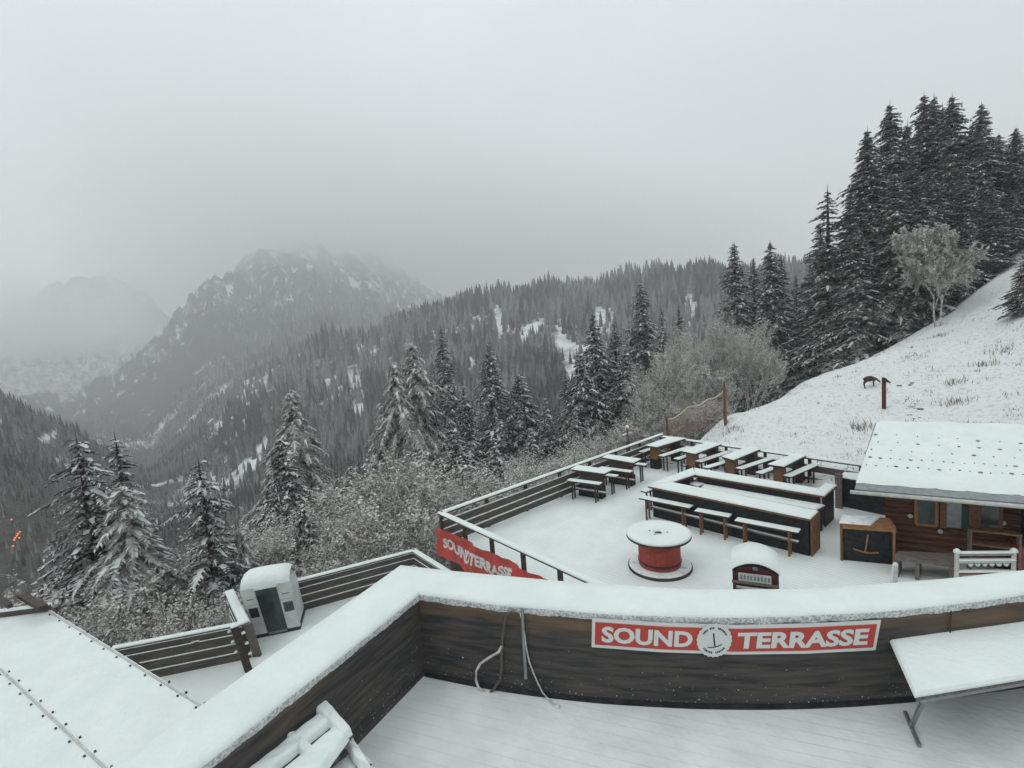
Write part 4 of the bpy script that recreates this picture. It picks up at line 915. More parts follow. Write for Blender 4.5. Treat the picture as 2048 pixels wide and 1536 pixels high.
# snow-covered rack
ra = thing('ski_rack', 'low snow-covered rack with a scalloped bar standing before the hut at right', 'rack', tuple(U(1910, 1165, 0)))
A3, B3 = U(1913, 1180, 0), U(2026, 1180, 0); dr = (B3-A3).normalized(); Dm = math.hypot(A3.x, A3.y); tzr = W(1918, 1106, Dm).z
for p in (A3, B3):
    mb = MB(); mb.beam(p, (p.x, p.y, tzr), .08, .08); o = mb.build('post', 'metal_pale', ra); mb = MB(); mb.lathe((p.x, p.y, tzr), [(.05, -.01), (.075, .01), (.065, .06), (.02, .10)], 12); mb.build('snow', 'snow', o, smooth=True)
    mb = MB(); bk2 = Vector((-dr.y, dr.x, 0)); mb.beam(Vector((p.x, p.y, .03))-bk2*.3, Vector((p.x, p.y, .03))+bk2*.3, .08, .06); mb.build('foot', 'snow_thin', ra)
for z, m_ in ((tzr-.04, 'metal'), (tzr-.22, 'metal_pale'), (tzr-.5, 'wood_brown')):
    mb = MB(); mb.beam((A3.x, A3.y, z), (B3.x, B3.y, z), .06, .06); o = mb.build('bar', m_, ra); snowcap(line_quad(A3, B3, .075), z+.031, .035, o)
mb = MB()
for i in range(6): p = A3.lerp(B3, .24+.125*i); mb.tube([(p.x, p.y, tzr-.27), (p.x, p.y, tzr-.33)], [.06, .03], 10)
mb.build('hooks', 'snow_thin', ra)

# lamp post at the far left corner of the deck
a_ = U(1258, 925, 0); D = math.hypot(a_.x, a_.y); zt = W(1257, 856, D).z
lp = thing('lamp_post', 'snow-dusted wooden post with small cross arm at the far end of the valley-side fence', 'post', tuple(a_))
mb = MB(); mb.box((a_.x, a_.y, 0), .16, .16, zt-.7, .3); mb.build('post', 'wood_dark', lp); mb = MB(); mb.beam((a_.x, a_.y, zt-.7), (a_.x, a_.y, zt), .09, .09); mb.build('upper_post', 'wood_grey', lp)
d = Vector((RV.x, RV.y, 0)); mb = MB(); c_ = Vector((a_.x, a_.y, zt-.28)); mb.beam(c_-d*.22-Vector((0, 0, .05)), c_+d*.22+Vector((0, 0, .06)), .05, .05); mb.build('cross_arm', 'snow_thin', lp)
mb = MB(); mb.lathe((a_.x, a_.y, zt), [(.06, -.02), (.09, .02), (.08, .1), (.03, .14)], 12); mb.build('snow', 'snow', lp, smooth=True)

# ------------------------------------------------------------------ vegetation prototypes
def finish(name, V, F, MI, mats):
    me = bpy.data.meshes.new(name); me.from_pydata(V, [], F)
    for m_ in mats: me.materials.append(M(m_))
    me.polygons.foreach_set('material_index', MI); me.update(); return me
def conifer(seed, H_=20., R=3.4, droop=.35, density=1.0, snowp=.6, kindm='needles', sparse=0, whorl=.5, twl=.8, taper=.85, tc=5):
    r = random.Random(seed); V = []; F = []; MI = []
    def tri(a, b, c, m_): o_ = len(V); V.extend([a, b, c]); F.append((o_, o_+1, o_+2)); MI.append(m_)
    def quad(a, b, c, d, m_): o_ = len(V); V.extend([a, b, c, d]); F.append((o_, o_+1, o_+2, o_+3)); MI.append(m_)
    z = H_*.05
    lean = [r.uniform(-.1, .1) for _ in range(2)]
    while z < H_*.985:
        k = z/H_; rad = R*((1-k)**taper)*(1-.35*max(0, .18-k)/.18)+.10
        rad *= 1+.16*math.sin(z*1.9+seed)+.10*math.sin(z*4.7+seed*2); nb = max(5, int(round((6+5*(1-k))*density)))
        for i in range(nb):
            if r.random() < sparse: continue
            a = 2*math.pi*(i+r.random()*.8)/nb; L = rad*r.uniform(.5, 1.22)*(1+.18*math.sin(a*2+z*.6+seed)); ca, sa = math.cos(a), math.sin(a)
            z0 = z+r.uniform(-.2, .2); nseg = 5 if L > 1 else 3; up0 = .25*k
            pts = []
            for j in range(nseg+1):
                u = j/nseg; zz = z0+L*(up0*u-droop*u*u*1.2+droop*.35*max(0, u-.7)); side = .12*L*math.sin(u*3+i)*r.uniform(-.3, .3)
                pts.append((ca*L*u-sa*side, sa*L*u+ca*side, zz))
            wid = .36*L**.6
            for j in range(nseg):
                u = (j+.5)/nseg; p, q = pts[j], pts[j+1]
                prof = math.sin(min(1, j/nseg+.15)*math.pi*.85); w0 = .05+.16*wid*prof; w1 = .05+.12*wid if j < nseg-1 else .02
                quad((p[0]+sa*w0, p[1]-ca*w0, p[2]-w0*.5), (q[0]+sa*w1, q[1]-ca*w1, q[2]-w1*.5), q, p, 0)
                quad(p, q, (q[0]-sa*w1, q[1]+ca*w1, q[2]-w1*.5), (p[0]-sa*w0, p[1]+ca*w0, p[2]-w0*.5), 0)
                if j > 0 and r.random() < snowp*.65:
                    h_ = .05; e_ = r.uniform(.5, 1.0)
                    quad((p[0]+sa*w0*e_, p[1]-ca*w0*e_, p[2]+h_*.2), (q[0]+sa*w1*e_, q[1]-ca*w1*e_, q[2]+h_*.2), (q[0]-sa*w1*e_, q[1]+ca*w1*e_, q[2]+h_), (p[0]-sa*w0*e_, p[1]+ca*w0*e_, p[2]+h_), 1)
                clump = r.random() < snowp
                for s in (-1, 1):
                    for _ in range(tc if L > 1.2 else 3):
                        uu = r.random(); b0 = [p[c_]*(1-uu)+q[c_]*uu for c_ in range(3)]
                        tl = wid*twl*r.uniform(.5, 1.45)*(.6+.6*prof)*(1-.35*u); fw = r.uniform(.1, 1.1); tx = ca*fw+s*sa; ty = sa*fw-s*ca; n_ = math.hypot(tx, ty); tx /= n_; ty /= n_
                        dz = -tl*r.uniform(.1, .8)*(.5+droop); tw = .05*tl+.018
                        m1 = (b0[0]+tx*tl*.5, b0[1]+ty*tl*.5, b0[2]+dz*.3); e = (b0[0]+tx*tl, b0[1]+ty*tl, b0[2]+dz)
                        quad((b0[0]-ty*tw*.6, b0[1]+tx*tw*.6, b0[2]), (m1[0]-ty*tw, m1[1]+tx*tw, m1[2]), e, (m1[0]+ty*tw, m1[1]-tx*tw, m1[2]), 2 if r.random() < .42+.4*(u > .75) else 0)
                        tri(b0 and (b0[0]+tx*tl*.1, b0[1]+ty*tl*.1, b0[2]), e, (m1[0], m1[1], m1[2]-tl*r.uniform(.2, .5)), 2 if r.random() < .22 else 0)
                        if clump and r.random() < .72:
                            k1 = r.uniform(.7, 1.5); quad((b0[0]-ty*tw*.5+tx*tl*.15, b0[1]+tx*tw*.5+ty*tl*.15, b0[2]+.03), (m1[0]-ty*tw*k1, m1[1]+tx*tw*k1, m1[2]+.03), (e[0], e[1], e[2]+.04), (m1[0]+ty*tw*k1, m1[1]-tx*tw*k1, m1[2]+.03), 1)
        z += whorl*.82*r.uniform(.75, 1.2)*(.5+.55*(1-k))
    # leader
    tri((-.05, 0, H_*.94), (.05, 0, H_*.94), (0, 0, H_*1.01), 0); tri((0, -.05, H_*.94), (0, .05, H_*.94), (0, 0, H_*1.01), 0)
    crown = finish('crown', V, F, MI, [kindm, 'branch_snow', 'needle_rime'])
    mb = MB(); mb.tube([(0, 0, -1.5), (0, 0, H_*.3), (0, 0, H_*.7), (0, 0, H_*.98)], [H_*.014+.05, H_*.011+.03, H_*.006+.02, .02], 8)
    tr = bpy.data.meshes.new('trunk'); tr.from_pydata(mb.v, [], mb.f); tr.materials.append(M('bark')); return tr, crown, H_
def broadleaf(seed, H_=9., spread=.42, leafn=5, brown=.1, lsize=.085, frost='leaf_frost', depth=5, barkm='bark_frost'):
    r = random.Random(seed); mb = MB(); V = []; F = []; MI = []
    def leaf(p, sz, m_):
        a = r.uniform(0, 6.28); b_ = r.uniform(-1, 1); u = Vector((math.cos(a), math.sin(a), b_*.6)).normalized()*sz; v = u.cross(Vector((r.uniform(-1, 1), r.uniform(-1, 1), 1))).normalized()*sz*r.uniform(.5, .9)
        o_ = len(V); V.extend([tuple(p-u), tuple(p-v), tuple(p+u), tuple(p+v)]); F.append((o_, o_+1, o_+2, o_+3)); MI.append(m_)
    def grow(p, d, L, rad, lev):
        mid = p+d*L*.5+Vector((r.uniform(-1, 1), r.uniform(-1, 1), r.uniform(-.3, .3)))*L*.06; e = p+d*L
        mb.tube([p, mid, e], [rad, rad*.8, rad*.6], 5 if lev < 2 else 3, cap=False)
        if lev >= 2:
            for k in range(leafn*(2 if lev >= depth-1 else 1)):
                q = p.lerp(e, r.random())+Vector((r.gauss(0, 1), r.gauss(0, 1), r.gauss(0, 1)))*.10*L; leaf(q, lsize*r.uniform(.4, 1.5), 1 if r.random() < brown else 0)
        if lev >= depth: return
        nb = r.choice((3, 3, 4)) if lev < 3 else r.choice((2, 3, 3))
        for i in range(nb):
            ax = Vector((r.gauss(0, 1), r.gauss(0, 1), r.gauss(0, .5))); nd = (d+ax.normalized()*r.uniform(spread, spread*1.9)+Vector((0, 0, .10))).normalized()
            grow(p.lerp(e, r.uniform(.55, 1)), nd, L*r.uniform(.62, .82), rad*.55, lev+1)
    for s in range(r.choice((1, 2, 3)) if H_ < 8 else 2):
        grow(Vector((r.uniform(-.2, .2), r.uniform(-.2, .2), -.6)), Vector((r.uniform(-.25, .25), r.uniform(-.25, .25), 1)).normalized(), H_*.34, H_*.012+.02, 0)
    a = np.array(mb.v); top = a[:, 2].max(); 
    tr = bpy.data.meshes.new('trunk'); tr.from_pydata(mb.v, [], mb.f); tr.materials.append(M(barkm))
    return tr, finish('crown', V, F, MI, [frost, 'leaf_brown']), float(top)
PROTO = {
 'sp1': conifer(1, 20, 3.0, .42, 1.0, .85), 'sp2': conifer(2, 22, 3.4, .5, 1.1, .9), 'sp3': conifer(3, 18, 2.6, .35, .9, .68, taper=.95),
 'sp4': conifer(4, 24, 3.8, .45, 1.15, .88, taper=.75), 'thin': conifer(5, 17, 2.2, .55, .95, .75, sparse=.16, taper=.55, whorl=.5, tc=13, twl=.5), 'thin2': conifer(6, 18, 2.4, .5, .9, .6, sparse=.18, whorl=.52, taper=.7, tc=13, twl=.5), 'open': conifer(9, 18, 2.5, .45, .9, .5, sparse=.22, whorl=.75, taper=.8),
 'fr1': conifer(7, 14, 3.0, .95, 1.2, .75, 'needles_frost', twl=.6, taper=.7, tc=15), 'fr2': conifer(8, 16, 3.2, .8, 1.1, .7, 'needles_frost', twl=.65, taper=.65, tc=12),
 'br1': broadleaf(11, 12, .34, 6, .04, .05, depth=6), 'br2': broadleaf(12, 12, .36, 6, .06, .05, depth=6), 'br3': broadleaf(13, 10, .5, 7, .08, .06, depth=6), 'bu1': broadleaf(14, 10, .46, 3, .04, .05, depth=6), 'bu2': broadleaf(15, 10, .42, 3, .07, .05, depth=6), 'bu3': broadleaf(16, 10, .36, 3, .12, .055, depth=6),
 'sm1': conifer(21, 10, 2.2, .45, 1.05, .75, tc=6, whorl=.36), 'sm2': conifer(22, 11, 2.1, .5, 1.0, .8, tc=6, whorl=.38, taper=.95), 'sm3': conifer(23, 12, 2.6, .42, 1.1, .7, tc=6, whorl=.36, taper=.75),
 'old': broadleaf(17, 12, .62, 36, .02, .08, depth=6)}
for k_, v_ in PROTO.items(): print('proto', k_, len(v_[1].polygons), len(v_[0].polygons), round(v_[2], 1), [round(max(abs(c.co[i]) for c in v_[1].vertices), 1) for i in range(3)])
def plant(kind_, px, ytop, D=None, base=None, wf=1.0, label='', name='spruce_tree', cat='tree', group=None, rz=None):
    tr, cr_, H_ = PROTO[kind_]
    if base is not None:
        P = ground(px, base); D = math.hypot(P.x, P.y)
    else:
        q = W(px, ytop, D); P = Vector((q.x, q.y, gz(q.x, q.y)))
    # top pixel column shifts slightly with roll; use top ray at this distance
    zt = W(px, ytop, D).z; h = max(zt-P.z, 1.0)
    t_ = thing(name, label, cat, tuple(P-Vector((0, 0, .1))), group)
    sz = h/H_; sxy = (sz**.75)*wf
    rot = rz if rz is not None else random.uniform(0, 6.28)
    sxy *= {'sp': 1.35, 'fr': 1.2, 'sm': 1.25}.get(kind_[:2], 1)
    t_.rotation_euler = (0, 0, rot); t_.scale = (sxy, sxy, sz)
    for nm, me_ in (('trunk', tr), ('crown', cr_)):
        o_ = bpy.data.objects.new(nm, me_); COL.objects.link(o_); o_.parent = t_
    return t_
SP = 'snow-dusted spruces'; 
T = plant
T('thin', 150, 862, 28, wf=1.35, label='tall narrow dark spruce at far left, left one of the close pair', group=SP)
T('thin2', 228, 862, 29.5, wf=1.2, label='narrow sparse spruce at far left, right one of the close pair', group=SP)
T('fr1', 240, 965, 26.5, wf=1.3, label='pale frosted drooping conifer at the foot of the far left pair', name='larch_tree', group='frosted conifers')
T('thin', 395, 910, 25.5, wf=1.2, label='slim dark spruce standing alone left above the white gondola', group=SP)
T('fr2', 578, 772, 42, wf=1.15, label='pale bushy conifer rising alone before the valley, with a pointed thin top', name='larch_tree', group='frosted conifers')
T('sm3', 560, 872, 36, wf=.9, label='smaller spruce directly below the lone pale conifer', group=SP)
T('fr2', 822, 678, 48, wf=1.15, label='pale conifer with heavy drooping snow boughs left of the dark spruces', name='larch_tree', group='frosted conifers')
T('fr1', 785, 720, 45, wf=1.15, label='pale drooping conifer partly in front of its taller pale neighbour', name='larch_tree', group='frosted conifers')
T('sp1', 880, 650, 60, wf=.9, label='tall dark spruce right beside the pale drooping conifers', group=SP)
T('sp2', 975, 680, 54, wf=1.05, label='broad dark spruce in the middle above the deck fence', group=SP)
T('sm3', 1037, 745, 54, label='smaller spruce just right of the broad middle spruce', group=SP)
T('sm2', 925, 765, 50, label='low spruce between the tall dark and the broad middle spruce', group=SP)
T('sm2', 1090, 790, 47, wf=.9, label='low spruce in the gap left of the dark clump behind the tables', group=SP)
T('sp1', 1130, 735, 56, wf=.9, label='short pointed spruce at the left edge of the dark clump behind the tables', group=SP)
T('sp2', 1185, 618, 50, label='left tall spruce of the dark clump behind the tables', group=SP)
T('sp3', 1228, 638, 52, label='middle spruce of the dark clump behind the tables', group=SP)
T('sp4', 1280, 558, 56, wf=.85, label='tallest slender spruce of the dark clump behind the tables', group=SP)
T('thin2', 1322, 610, 78, label='thin distant spruce right of the dark clump, left of two', group=SP)
T('sp3', 1357, 606, 74, label='thin distant spruce right of the dark clump, right of two', group=SP)
T('sm3', 1160, 700, 46, wf=.9, label='low snowy spruce in front of the dark clump, left side', group=SP)
T('sm3', 1250, 700, 47, wf=.9, label='low snowy spruce in front of the dark clump, right side', group=SP)
BRF = 'frosted broadleaf trees'
def B(k, px, y, D, lb, wf=.6, nm='birch_tree'): return T(k, px, y, D, wf=wf, label=lb, name=nm, group=BRF)
B('br1', 1372, 635, 40, 'frosted grey birch directly behind the netting')
B('br2', 1325, 670, 37, 'frosted grey birch left of the netting')
B('br1', 1440, 615, 44, 'frosted grey birch behind the tall netting post')
B('br2', 1490, 620, 42, 'frosted grey birch between the netting post and the hill edge')
B('br3', 1405, 720, 34, 'small frosted birch right behind the middle of the netting')
T('sp1', 1468, 480, 60, label='spruce at the left end of the hillside group, pointed and isolated', group=SP)
T('sp3', 1507, 512, 76, label='small distant spruce between two larger ones left on the hill', group=SP)
T('sp2', 1540, 476, 60, wf=.9, label='second tall pointed spruce left on the hill', group=SP)
T('sp3', 1562, 505, 66, label='spruce leaning close behind the second pointed one on the hill', group=SP)
T('sp3', 1592, 545, 80, label='faint spruce tip right of the second pointed pair', group=SP)
T('sp1', 1622, 530, 64, label='spruce left below the thin open-branched one', group=SP)
T('open', 1655, 368, 54, wf=1.4, label='thin open-branched spruce standing free against the sky', group=SP)
def E_(k, px, y, base, lb, wf=1.0, **kw): return T(k, px, y, None, base, wf, lb, group=SP, **kw)
E_('sm3', 1545, 640, 788, 'low snowy spruce at the lower end of the hill edge', 1.2)
E_('sm3', 1512, 700, 815, 'smallest spruce at the bottom of the hill edge', 1.2)
E_('sm1', 1605, 560, 750, 'bushy snowy spruce on the lower hill edge', 1.25)
E_('sm2', 1660, 480, 728, 'large snowy spruce on the hill edge below the thin one', 1.2)
E_('sm1', 1700, 500, 708, 'snowy spruce on the hill edge left of the post', 1.15)
T('sp4', 1735, 250, 56, wf=.9, label='tall spruce forming the left face of the hilltop group', group=SP)
E_('sm2', 1750, 400, 690, 'dense snowy spruce on the hill edge above the deer', 1.15)
T('sp4', 1780, 198, 60, wf=.85, label='tall pointed spruce, second from left in the hilltop group', group=SP)
E_('sm1', 1800, 470, 672, 'snowy spruce on the hill edge just left of the frosted tree', 1.1)
T('sp4', 1848, 180, 62, wf=.9, label='twin-topped tall spruce in the hilltop group, left top', group=SP)
T('sp2', 1868, 184, 65, label='twin-topped tall spruce in the hilltop group, right top', group=SP)
T('sp4', 1905, 183, 60, wf=.85, label='tall spruce with sharp tip in the middle of the hilltop group', group=SP)
T('sp2', 1885, 205, 68, label='spruce squeezed behind the sharp-tipped one', group=SP)
T('sp1', 1825, 300, 55, wf=1.1, label='medium frosty spruce before the twin tops', group=SP)
T('sp2', 1945, 240, 66, label='spruce filling the gap between the sharp tips', group=SP)
T('sp4', 1963, 200, 60, wf=.85, label='tall sharp spruce near the right side of the hilltop group', group=SP)
T('sp1', 1925, 330, 56, wf=1.1, label='medium spruce behind the crown of the frosted tree', group=SP)
T('sp2', 1998, 262, 64, label='spruce sloping down at the right of the hilltop group', group=SP)
T('sp4', 2032, 250, 62, wf=.9, label='tall spruce at the right picture edge', group=SP)
T('sp2', 2060, 300, 60, label='spruce half cut by the right picture edge', group=SP)
T('sp1', 1985, 370, 55, wf=1.1, label='lower spruce above the snowy hill crest', group=SP)
T('sp2', 2025, 380, 58, wf=1.1, label='lower spruce at the right end of the hill crest', group=SP)
T('sp2', 1790, 340, 52, wf=1.1, label='dark spruce between the left face and the frosted tree', group=SP)
T('sp1', 1860, 330, 54, wf=1.1, label='dark spruce right behind the frosted tree top', group=SP)
for px, y, D, k, lb in ((1700, 380, 54, 'sp1', 'spruce filling the gap right of the thin open-branched one'), (1715, 450, 50, 'sp2', 'low spruce under the left face of the hilltop group'), (1815, 240, 66, 'sp2', 'spruce tip between the second pointed spruce and the twin tops'), (1840, 390, 52, 'sm3', 'frosty lower spruce left of the frosted tree crown'), (1935, 420, 53, 'sm2', 'frosty lower spruce right of the frosted tree crown'), (1970, 440, 57, 'sm3', 'small spruce on the crest between frosted tree and right edge'), (2010, 330, 66, 'sp1', 'spruce behind the right end of the hilltop group'), (1640, 440, 60, 'sp1', 'spruce just left of the thin open-branched one')):
    T(k, px, y, D, wf=1.1, label=lb, group=SP)
E_('sm1', 2050, 490, 628, 'short wide spruce on the open slope at the right picture edge', .85)
T('old', 1875, 440, None, 655, .60, 'broad rime-white leafy tree on the hill crest in front of the spruces', 'broadleaf_tree', group=BRF)
BU = 'frosted bushes'
bl = [('bu3', 762, 880, 27, 'frosted bush with yellowish tips rising above the fence corner'), ('bu1', 690, 985, 26, 'round frosted bush in the middle left thicket'), ('bu2', 625, 985, 30, 'frosted bush under the lone pale conifer'),
 ('bu3', 830, 975, 26, 'frosted bush left of the red banner'), ('bu1', 555, 1000, 27, 'frosted bush right above the gondola'), ('bu2', 490, 1010, 29, 'frosted bush left above the gondola'), ('bu1', 880, 945, 30, 'frosted bush against the dark spruces above the banner'),
 ('bu3', 940, 930, 28, 'frosted bush with rusty leaves behind the fence near the banner'), ('bu1', 1010, 925, 29, 'frosted bush behind the middle of the valley-side fence'), ('bu2', 1070, 905, 31, 'frosted bush behind the fence, left of the tables'),
 ('bu1', 1130, 885, 33, 'frosted bush right behind the nearer fence table'), ('bu2', 1190, 860, 35, 'frosted bush right behind the farther fence table'), ('bu1', 1240, 835, 37, 'frosted bush left of the cross-armed post'), ('bu3', 1300, 810, 35, 'frosted bush right of the cross-armed post'),
 ('bu1', 30, 1120, 26, 'frosted bush at the left picture edge above the roof'), ('bu2', 95, 1110, 27, 'frosted bush below the far left spruces, left side'), ('bu3', 300, 1110, 25, 'frosted bush between the pale conifer and the slim spruce'), ('bu1', 345, 1060, 28, 'frosted bush just left of the slim spruce'),
 ('bu2', 440, 1070, 26, 'frosted bush right of the slim spruce'), ('bu1', 610, 1060, 24, 'frosted bush right behind the gondola roof'), ('bu2', 700, 1040, 23.5, 'frosted bush behind the right terrace fence'), ('bu1', 780, 1030, 23.5, 'frosted bush behind the far terrace corner'), ('bu3', 860, 1010, 22.5, 'frosted bush touching the banner corner'),
 ('bu1', 540, 1120, 22, 'low frosted bush close behind the gondola'), ('bu2', 390, 1150, 22, 'low frosted bush close behind the left terrace fence'), ('bu1', 180, 1165, 23, 'low frosted bush beyond the roof edge'), ('bu3', 640, 950, 34, 'far frosted bush at the thicket rim'), ('bu2', 720, 965, 32, 'far frosted bush behind the yellowish one'),
 ('bu1', 1000, 905, 36, 'far frosted bush below the broad middle spruce'), ('bu1', 1420, 790, 33, 'frosted bush behind the right part of the netting'), ('bu2', 1365, 790, 34, 'frosted bush behind the left part of the netting'), ('bu2', 250, 1160, 22, 'low frosted bush under the pale drooping conifer')]
for k, px, y, D, lb in bl: T(k, px, y+(28 if px < 900 and k != 'bu3' else 0), D, wf=1.12 if D > 24.5 else .7, label=lb, name='bush', cat='bush', group=BU)

for k, px, y, D, wf_, lb, nm in (('fr2', 535, 925, 40, 1, 'pale conifer left below the lone pale one', 'larch_tree'), ('fr1', 645, 980, 31, 1, 'pale drooping conifer in the thicket right of the gondola', 'larch_tree'), ('sm1', 600, 1000, 28, 1, 'small snowy spruce in the thicket above the gondola', 'spruce_tree'), ('fr1', 480, 1050, 26, 1, 'pale conifer in the thicket right of the slim spruce', 'larch_tree'),
 ('sm3', 905, 850, 36, 1, 'snowy spruce low in front of the tall dark one, above the banner', 'spruce_tree'), ('fr2', 760, 800, 46, 1, 'pale conifer low in front of the drooping pair', 'larch_tree'), ('sm2', 1060, 850, 38, .9, 'snowy spruce low behind the valley-side fence', 'spruce_tree'), ('sm2', 1150, 820, 42, .9, 'snowy spruce low behind the two fence tables', 'spruce_tree'), ('sm2', 985, 870, 33, 1, 'small snowy spruce low in front of the broad middle spruce', 'spruce_tree'),
 ('sm3', 860, 800, 48, .9, 'spruce squeezed between the pale pair and the tall dark spruce', 'spruce_tree'), ('sm2', 700, 925, 40, 1, 'small dark spruce in the thicket left of the yellowish bush', 'spruce_tree')):
    T(k, px, y, D, wf=wf_, label=lb, name=nm, group=SP if nm[0] == 's' else 'frosted conifers')

# undergrowth twigs and rime filling the steep bank (uncountable)
V = []; F = []; MI = []; cnt = 0; r = random.Random(5)
while cnt < 70000:
    px = r.uniform(-80, 1500); D = r.uniform(17, 75)**1.0; q = W(px, hor(px), D)
    if px > 1290 and D < 36+(px-1290)*.02: continue
    p = Vector((q.x, q.y, gz(q.x, q.y)))
    if D < 27:
        v2 = Vector((q.x, q.y)); inside = False
        for poly in (deck_poly, [(a_.x, a_.y) for a_ in ter]):
            c_ = False; n_ = len(poly)
            for i in range(n_):
                x1, y1 = poly[i]; x2, y2 = poly[(i+1) % n_]
                if (y1 > v2.y) != (y2 > v2.y) and v2.x < (x2-x1)*(v2.y-y1)/(y2-y1)+x1: c_ = not c_
            inside |= c_
        if inside: continue
    hgt = r.uniform(.3, 2.2)*(.6+.5*math.sin(q.x*.7)*math.sin(q.y*.6)); hgt = max(hgt, .25)
    c_ = p+Vector((r.gauss(0, .3), r.gauss(0, .3), hgt*r.random())); a = r.uniform(0, 6.28); s = r.uniform(.025, .07)*(1+D/60)
    u = Vector((math.cos(a), math.sin(a), r.uniform(-.2, 1.3))).normalized()*s*r.uniform(1, 2.4); v = Vector((-math.sin(a), math.cos(a), r.uniform(-.4, .4)))*s*.5
    o_ = len(V); V += [tuple(c_-u), tuple(c_-v), tuple(c_+u), tuple(c_+v)]; F.append((o_, o_+1, o_+2, o_+3)); MI.append(r.choices((0, 1, 2, 3), (5, 1.2, 2, 3))[0]); cnt += 1
o = bpy.data.objects.new('undergrowth', finish('undergrowth', V, F, MI, ['leaf_frost', 'leaf_brown', 'bark', 'branch_snow'])); COL.objects.link(o); kind(o, 'stuff')

# tufts on the hill slope
V = []; F = []; MI = []; r = random.Random(9)
def tuft(P, n_, h_, sp_, mi):
    for _ in range(n_):
        a = r.uniform(0, 6.28); b0 = P+Vector((r.gauss(0, sp_), r.gauss(0, sp_), -.02)); b0.z = gz(b0.x, b0.y)-.02; L = h_*r.uniform(.4, 1.2); w_ = .012+.01*r.random()
        e = b0+Vector((math.cos(a)*L*.5, math.sin(a)*L*.5, L)); s_ = Vector((-math.sin(a), math.cos(a), 0))*w_; o_ = len(V)
        V.extend([tuple(b0-s_), tuple(b0+s_), tuple(e)]); F.append((o_, o_+1, o_+2)); MI.append(mi)
for _ in range(800):
    px = r.uniform(1330, 2060); D = r.uniform(19.5, 46); q = W(px, hor(px), D)
    if (Vector((q.x, q.y))-Vector((P2.x, P2.y))).length < 1: continue
    tuft(Vector((q.x, q.y, 0)), r.randint(2, 9), r.uniform(.05, .22), .12, r.choice((0, 0, 1)))
o = bpy.data.objects.new('grass_tufts', finish('grass_tufts', V, F, MI, ['grass_dry', 'leaf_frost'])); COL.objects.link(o); kind(o, 'stuff')
V = []; F = []; MI = []
for px, py, lb, h_ in ((1725, 855, 'clump of dry grass stalks poking through snow left of the hut roof corner', .55), (1912, 768, 'dark grassy clump on the slope, upper of two right of the post', .4), (1908, 808, 'dark grassy clump on the slope, lower of two right of the post', .45), (1975, 730, 'long dark grassy ledge on the right slope', .4), (2005, 705, 'dark grassy ledge near the right picture edge', .4), (1880, 672, 'small grass clump below the frosted tree', .3), (1462, 862, 'dry weed clump beside the netting post', .4), (1827, 715, 'small dark grass spot above the post', .25)):
    V = []; F = []; MI = []; P = ground(px, py); tuft(P, 60, h_*.8, .3, 0)
    Vl = [tuple(Vector(v)-P) for v in V]; o = bpy.data.objects.new('grass_clump', finish('grass_clump', Vl, F, MI, ['grass_dry'])); COL.objects.link(o); o.location = P; tag(o, lb, 'grass', 'grass clumps on the slope')

# hoof prints / bare spots
mb = MB()
for i in range(20):
    px = random.gauss(1822, 9); py = random.uniform(800, 848); P = ground(px, py); s = random.uniform(.03, .07); mb.lathe(P+Vector((0, 0, .0)), [(s, -.05), (s*.9, .012), (.01, .016)], 7)
for px, py in ((1797, 773), (1800, 773), (1820, 770), (1824, 769), (1838, 822), (1843, 822), (1828, 846)): P = ground(px, py); mb.lathe(P, [(.1, -.05), (.09, .03), (.01, .035)], 6)
kind(mb.build('hoof_prints', 'wood_grey'), 'stuff')

# ------------------------------------------------------------------ hill post, netting, deer
P = ground(1768, 818); D = math.hypot(P.x, P.y); tp = W(1768, 757, D)
hpst = thing('post', 'reddish-brown wooden post with a slanted board on top standing alone on the snowy slope', 'post', tuple(P))
mb = MB(); mb.beam(P-Vector((0, 0, .3)), Vector((P.x, P.y, tp.z)), .15, .15); mb.build('shaft', 'dark_red', hpst)
mb = MB(); rr = Vector((RV.x, RV.y, 0)); mb.beam(Vector((P.x, P.y, tp.z+.04))-rr*.03, Vector((P.x, P.y, tp.z-.22))+rr*.26, .2, .04); o = mb.build('slanted_board', 'wood_dark', hpst)

net = thing('netting', 'sagging orange safety netting strung between posts beside the far deck corner', 'netting', tuple(ground(1340, 884)))
topl = [(1332, 836), (1340, 839), (1352, 834), (1366, 824), (1377, 813), (1392, 812), (1402, 809), (1414, 799), (1422, 797), (1430, 796), (1440, 789), (1449, 779)]
tx = [p[0] for p in topl]; ty = [p[1] for p in topl]
NA, NB = ground(1340, 880, 20), ground(1450, 853, 20); D0, D1 = math.hypot(NA.x, NA.y), math.hypot(NB.x, NB.y)
D0 = min(D0, 28.5); D1 = min(D1, 29.5); print('net', D0, D1)
def npnt(u, v):
    px = 1334+u*(1449-1334); yt = np.interp(px, tx, ty); yb = 884+(852-884)*u; return W(px, float(yt+(yb-yt)*v), D0+(D1-D0)*u)
mb = MB(); nu, nv = 36, 12; th_ = .013
for i in range(nu):
    for j in range(nv):
        for du_, dv_ in ((1, 1), (1, -1)):
            v0 = j if dv_ > 0 else j+1; a_ = npnt(i/nu, v0/nv); b_ = npnt((i+1)/nu, (v0+dv_)/nv); mb.add([a_-Vector((0, 0, th_/2)), b_-Vector((0, 0, th_/2)), b_+Vector((0, 0, th_/2)), a_+Vector((0, 0, th_/2))], [(0, 1, 2, 3)])
mb.build('mesh', 'net', net)
mb = MB(); mb.tube([npnt(i/30, 0) for i in range(31)], .035, 6); mb.build('top_rope', 'rope', net)
